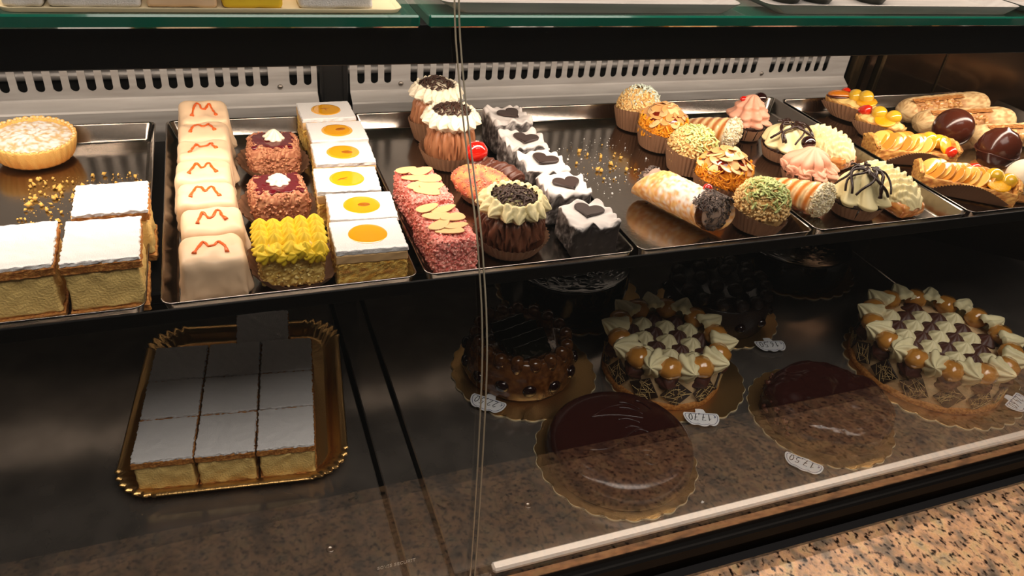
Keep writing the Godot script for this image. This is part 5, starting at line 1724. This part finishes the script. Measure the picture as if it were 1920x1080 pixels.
	apple_strip(Vector3(0.8540, F, -0.6980), -0.30, "glazed apple strip with grapes, orange and strawberry, behind the front one", 0.112, 0.044, [["grape", Vector3(0.026, 0.027, -0.008), 0], ["grape", Vector3(0.037, 0.026, -0.003), 0], ["orange", Vector3(0.044, 0.024, 0.006), Vector3(0.8, 0.2, -0.3)], ["strawberry", Vector3(0.046, 0.020, 0.017), Vector3(1.0, -0.5, 0)]])
	apple_strip(Vector3(0.8480, F, -0.6000), -0.62, "glazed apple strip with strawberry and grapes, at the tray's front", 0.112, 0.044, [["strawberry", Vector3(0.010, 0.026, -0.017), Vector3(1.4, 1.3, 0)], ["grape", Vector3(0.030, 0.027, -0.004), 0], ["grape", Vector3(0.046, 0.025, 0.0), 0], ["orange", Vector3(0.034, 0.022, 0.008), Vector3(0.3, 0, 0)]])
	strudel(Vector3(1.0380, F, -0.8200), 0.10, "apple strudel roll, the rearmost against the end panel", 0.190, 0.0225, -0.44, 0.14)
	strudel(Vector3(1.0250, F, -0.7670), -0.02, "apple strudel roll behind the round chocolate profiterole", 0.185, 0.0220, -0.42, 0.20)
	strudel(Vector3(1.0620, F, -0.7130), -0.05, "apple strudel roll, the frontmost beside the profiteroles", 0.150, 0.0200, -0.40, 0.30)
	choc_ball(Vector3(0.9420, F, -0.7170), "round glossy chocolate profiterole in front of the strudels", 0.0265, false, M.choc_glaze)
	choc_ball(Vector3(0.9480, F, -0.6470), "pear-shaped chocolate profiterole with a peaked top", 0.0265, true, M.choc_glaze)
	choc_ball(Vector3(0.9150, F, -0.5760), "white glazed profiterole at the picture's right edge", 0.0220, false, M.white_cream)
	# the deck below
	gold_tray(Vector3(-0.0170, 0, -0.6950), -0.113, 0.1130, 0.1370)
	var cw := 0.0573
	var cd := 0.0590
	var rows := ["front row", "middle row", "rear row"]
	var cols := ["left", "centre", "right"]
	for r in 3:
		for c in 3:
			var lx := (c - 1) * cw
			var lz := (1 - r) * cd
			var o := Vector3(-0.0265, 0.0024, -0.6590) + Vector3(lx, 0, lz).rotated(Vector3.UP, -0.113)
			slice("custard_square", "custard square of the slab in the gold tray, %s, %s" % [rows[r], cols[c]], o, -0.113 + rng.randf_range(-0.008, 0.008), Vector3(cw - 0.0016, 0.0480 + rng.randf_range(-0.0004, 0.0004), cd - 0.0016), "custard squares in the gold tray")
	var ex: Node3D = slice("custard_square", "single custard square behind the slab, tipped up against the gold rim", Vector3(0.0165, 0.0185, -0.7760), -0.10, Vector3(0.0590, 0.0360, 0.0480), "custard squares in the gold tray")
	ex.rotation.x = 0.30
	board(Vector3(0.3200, 0, -0.6740), 0.0930, "gold scalloped board under the fruit cake with cherries")
	crown_cake(Vector3(0.3150, 0.0024, -0.6820))
	board(Vector3(0.5090, 0, -0.6230), 0.0930, "gold scalloped board under the smaller checkered cake")
	checker_cake(Vector3(0.4940, 0.0024, -0.6320), 0.35, "smaller checkered cream cake with chocolate panels, left of the brown cake", 0.0740, 0.044, 1.0, 0.0215, 12)
	board(Vector3(0.4480, 0, -0.8290), 0.1080, "gold board under the black cake below the chocolate cubes")
	dark_cake(Vector3(0.4380, 0.0024, -0.8280), "black glazed cake with wrinkled top in the shade under the shelf", 0.0930, 0.060, 0)
	board(Vector3(0.6450, 0, -0.7340), 0.0900, "gold board under the brown ball-topped cake")
	dark_cake(Vector3(0.6430, 0.0024, -0.7370), "brown cake crowned with glazed balls in the shade", 0.0740, 0.046, 1)
	board(Vector3(0.8450, 0, -0.8300), 0.1080, "gold board half hidden under the rear right dark cake")
	dark_cake(Vector3(0.8380, 0.0024, -0.8310), "plain dark cake in the shade at the back right", 0.0960, 0.050, 2)
	board(Vector3(0.8720, 0, -0.5430), 0.1180, "large gold board under the bigger checkered cake", 30)
	checker_cake(Vector3(0.8650, 0.0028, -0.5500), -0.30, "bigger checkered cream cake with chocolate panels, at the right", 0.0930, 0.047, 1.06, 0.0225, 15)
	board(Vector3(0.3700, 0, -0.5110), 0.0930, "gold scalloped board under the low glazed cake by the rail")
	glazed_dome(Vector3(0.3720, 0.0024, -0.5100), 0.0)
	board(Vector3(0.6520, 0, -0.5060), 0.0900, "gold scalloped board under the uneven dark cake")
	rock_cake(Vector3(0.6560, 0.0024, -0.5040), -0.2)
	price_tag(Vector3(0.3480, 0.0045, -0.8870), -2.55, "13,50", "price tag 13,50 beside the black cake, under the shelf edge", M.ink_black)
	price_tag(Vector3(0.2550, 0.0050, -0.6240), 2.45, "22,50", "price tag on the board of the fruit cake, behind the glass joint", M.ink_black)
	price_tag(Vector3(0.4980, 0.0050, -0.5360), 2.81, "17,70", "price tag 17,70 on the smaller checkered cake's board", M.ink_black)
	price_tag(Vector3(0.6740, 0.0050, -0.6400), 2.95, "16,50", "price tag 16,50 before the brown ball-topped cake", M.ink_black)
	price_tag(Vector3(0.5780, 0.0020, -0.4430), 2.30, "17,50", "price tag 17,50 by the rail, under the uneven dark cake", M.ink_black, 0.08)
	price_tag(Vector3(0.9330, 0.0050, -0.4560), -2.77, "24,60", "price tag at the picture's right edge by the bigger checkered cake", M.ink_black)
	deck_bits()
	upper_shelf()

func deck_bits():
	var m := MB.new()
	m.chunk(Vector3(0.4310, 0.0012, -0.4250), 0.0020, rng)
	m.chunk(Vector3(0.4322, 0.0012, -0.4252), 0.0017, rng)
	tag(put("icing_crumb", m, M.sugar), "small white icing crumb by the front rail", "crumb")
	m = MB.new()
	m.box(Vector3(0.6150, 0.0004, -0.4230), Vector3(0.030, 0.0006, 0.012), 0.0001)
	tag(put("clear_strip", m, mat(Color(0.35, 0.31, 0.27), 0.2)), "small clear plastic strip on the deck by the rail", "strip")

func upper_shelf():
	# trays and pastries on the glass shelf, of which the frame shows only the feet
	var y := 0.4588
	for q in [[-0.1350, 0.1440, "pale card tray above, left of the shelf gap", 0], [0.1740, 0.4640, "steel tray above, just right of the shelf gap", 1], [0.4920, 0.8250, "steel tray above, the long one at the right", 1], [0.8300, 1.12, "steel tray above, at the far right", 1]]:
		var hx: float = (q[1] - q[0]) / 2.0
		var t := thing("upper_tray", q[2], "tray", Vector3((q[0] + q[1]) / 2.0, y, -0.7255), 0.0, "trays on the upper glass shelf")
		var m := MB.new()
		var g := 0.003 if q[3] == 0 else 0.016
		var h := 0.0026 if q[3] == 0 else 0.0085
		var hz := 0.118
		m.loft([rrect(hx - g, hz - g * 0.2, 0.008, 0.0), rrect(hx, hz, 0.010, h), rrect(hx - 0.001, hz - 0.001, 0.010, h + 0.0006), rrect(hx - g - 0.002, hz - g * 0.2 - 0.002, 0.008, 0.0016)], true, true)
		put("dish", m, M.panel if q[3] else M.card, t)
	var n := 0
	for q in [[-0.1310, -0.1065, 0], [-0.1035, -0.0455, 0], [-0.0415, 0.0060, 1], [0.0090, 0.0520, 2], [0.0640, 0.1200, 0]]:
		var t := thing("iced_cake", ["white iced cake above at the picture's top left corner", "wide white iced cake on the pale tray above", "beige iced cake on the pale tray above", "yellow iced cake on the pale tray above", "white iced cake with round tart top, last on the pale tray above"][n], "cake", Vector3((q[0] + q[1]) / 2.0, y + 0.0017, -0.6425), 0.0, "iced cakes on the upper shelf")
		var m := MB.new()
		m.soft(Vector3(q[1] - q[0], 0.034, 0.060), 0.003, Vector3i(8, 6, 10), func(p, nn): return p + nn * 0.0007 * N(p + t.position, 90))
		put("icing", m, [M.sugar, M.fondant, M.yellow][q[2]], t)
		if n == 4:
			m = MB.new()
			m.xf.origin = Vector3(-0.003, 0.034, 0.005)
			m.lathe([Vector2(0, 0), Vector2(0.017, 0), Vector2(0.018, 0.003), Vector2(0.014, 0.005), Vector2(0, 0.005)], 24)
			put("jelly_disc", m, M.jelly, t)
		n += 1
	n = 0
	for x in [0.545, 0.585, 0.655]:
		var t := thing("dark_tartlet", ["dark round tartlet above, leftmost on the long steel tray", "dark round tartlet above, second on the long steel tray", "dark round tartlet above, third on the long steel tray"][n], "tartlet", Vector3(x, y + 0.0018, -0.655), 0.0, "dark tartlets on the upper shelf")
		var m := MB.new()
		m.lathe([Vector2(0, 0), Vector2(0.014, 0), Vector2(0.018, 0.008), Vector2(0.0185, 0.018), Vector2(0.013, 0.026), Vector2(0, 0.029)], 30, func(th, t2, q): return Vector2(q.x * (1.0 + 0.03 * sin(9.0 * th)), q.y))
		put("body", m, M.green_cake, t)
		n += 1
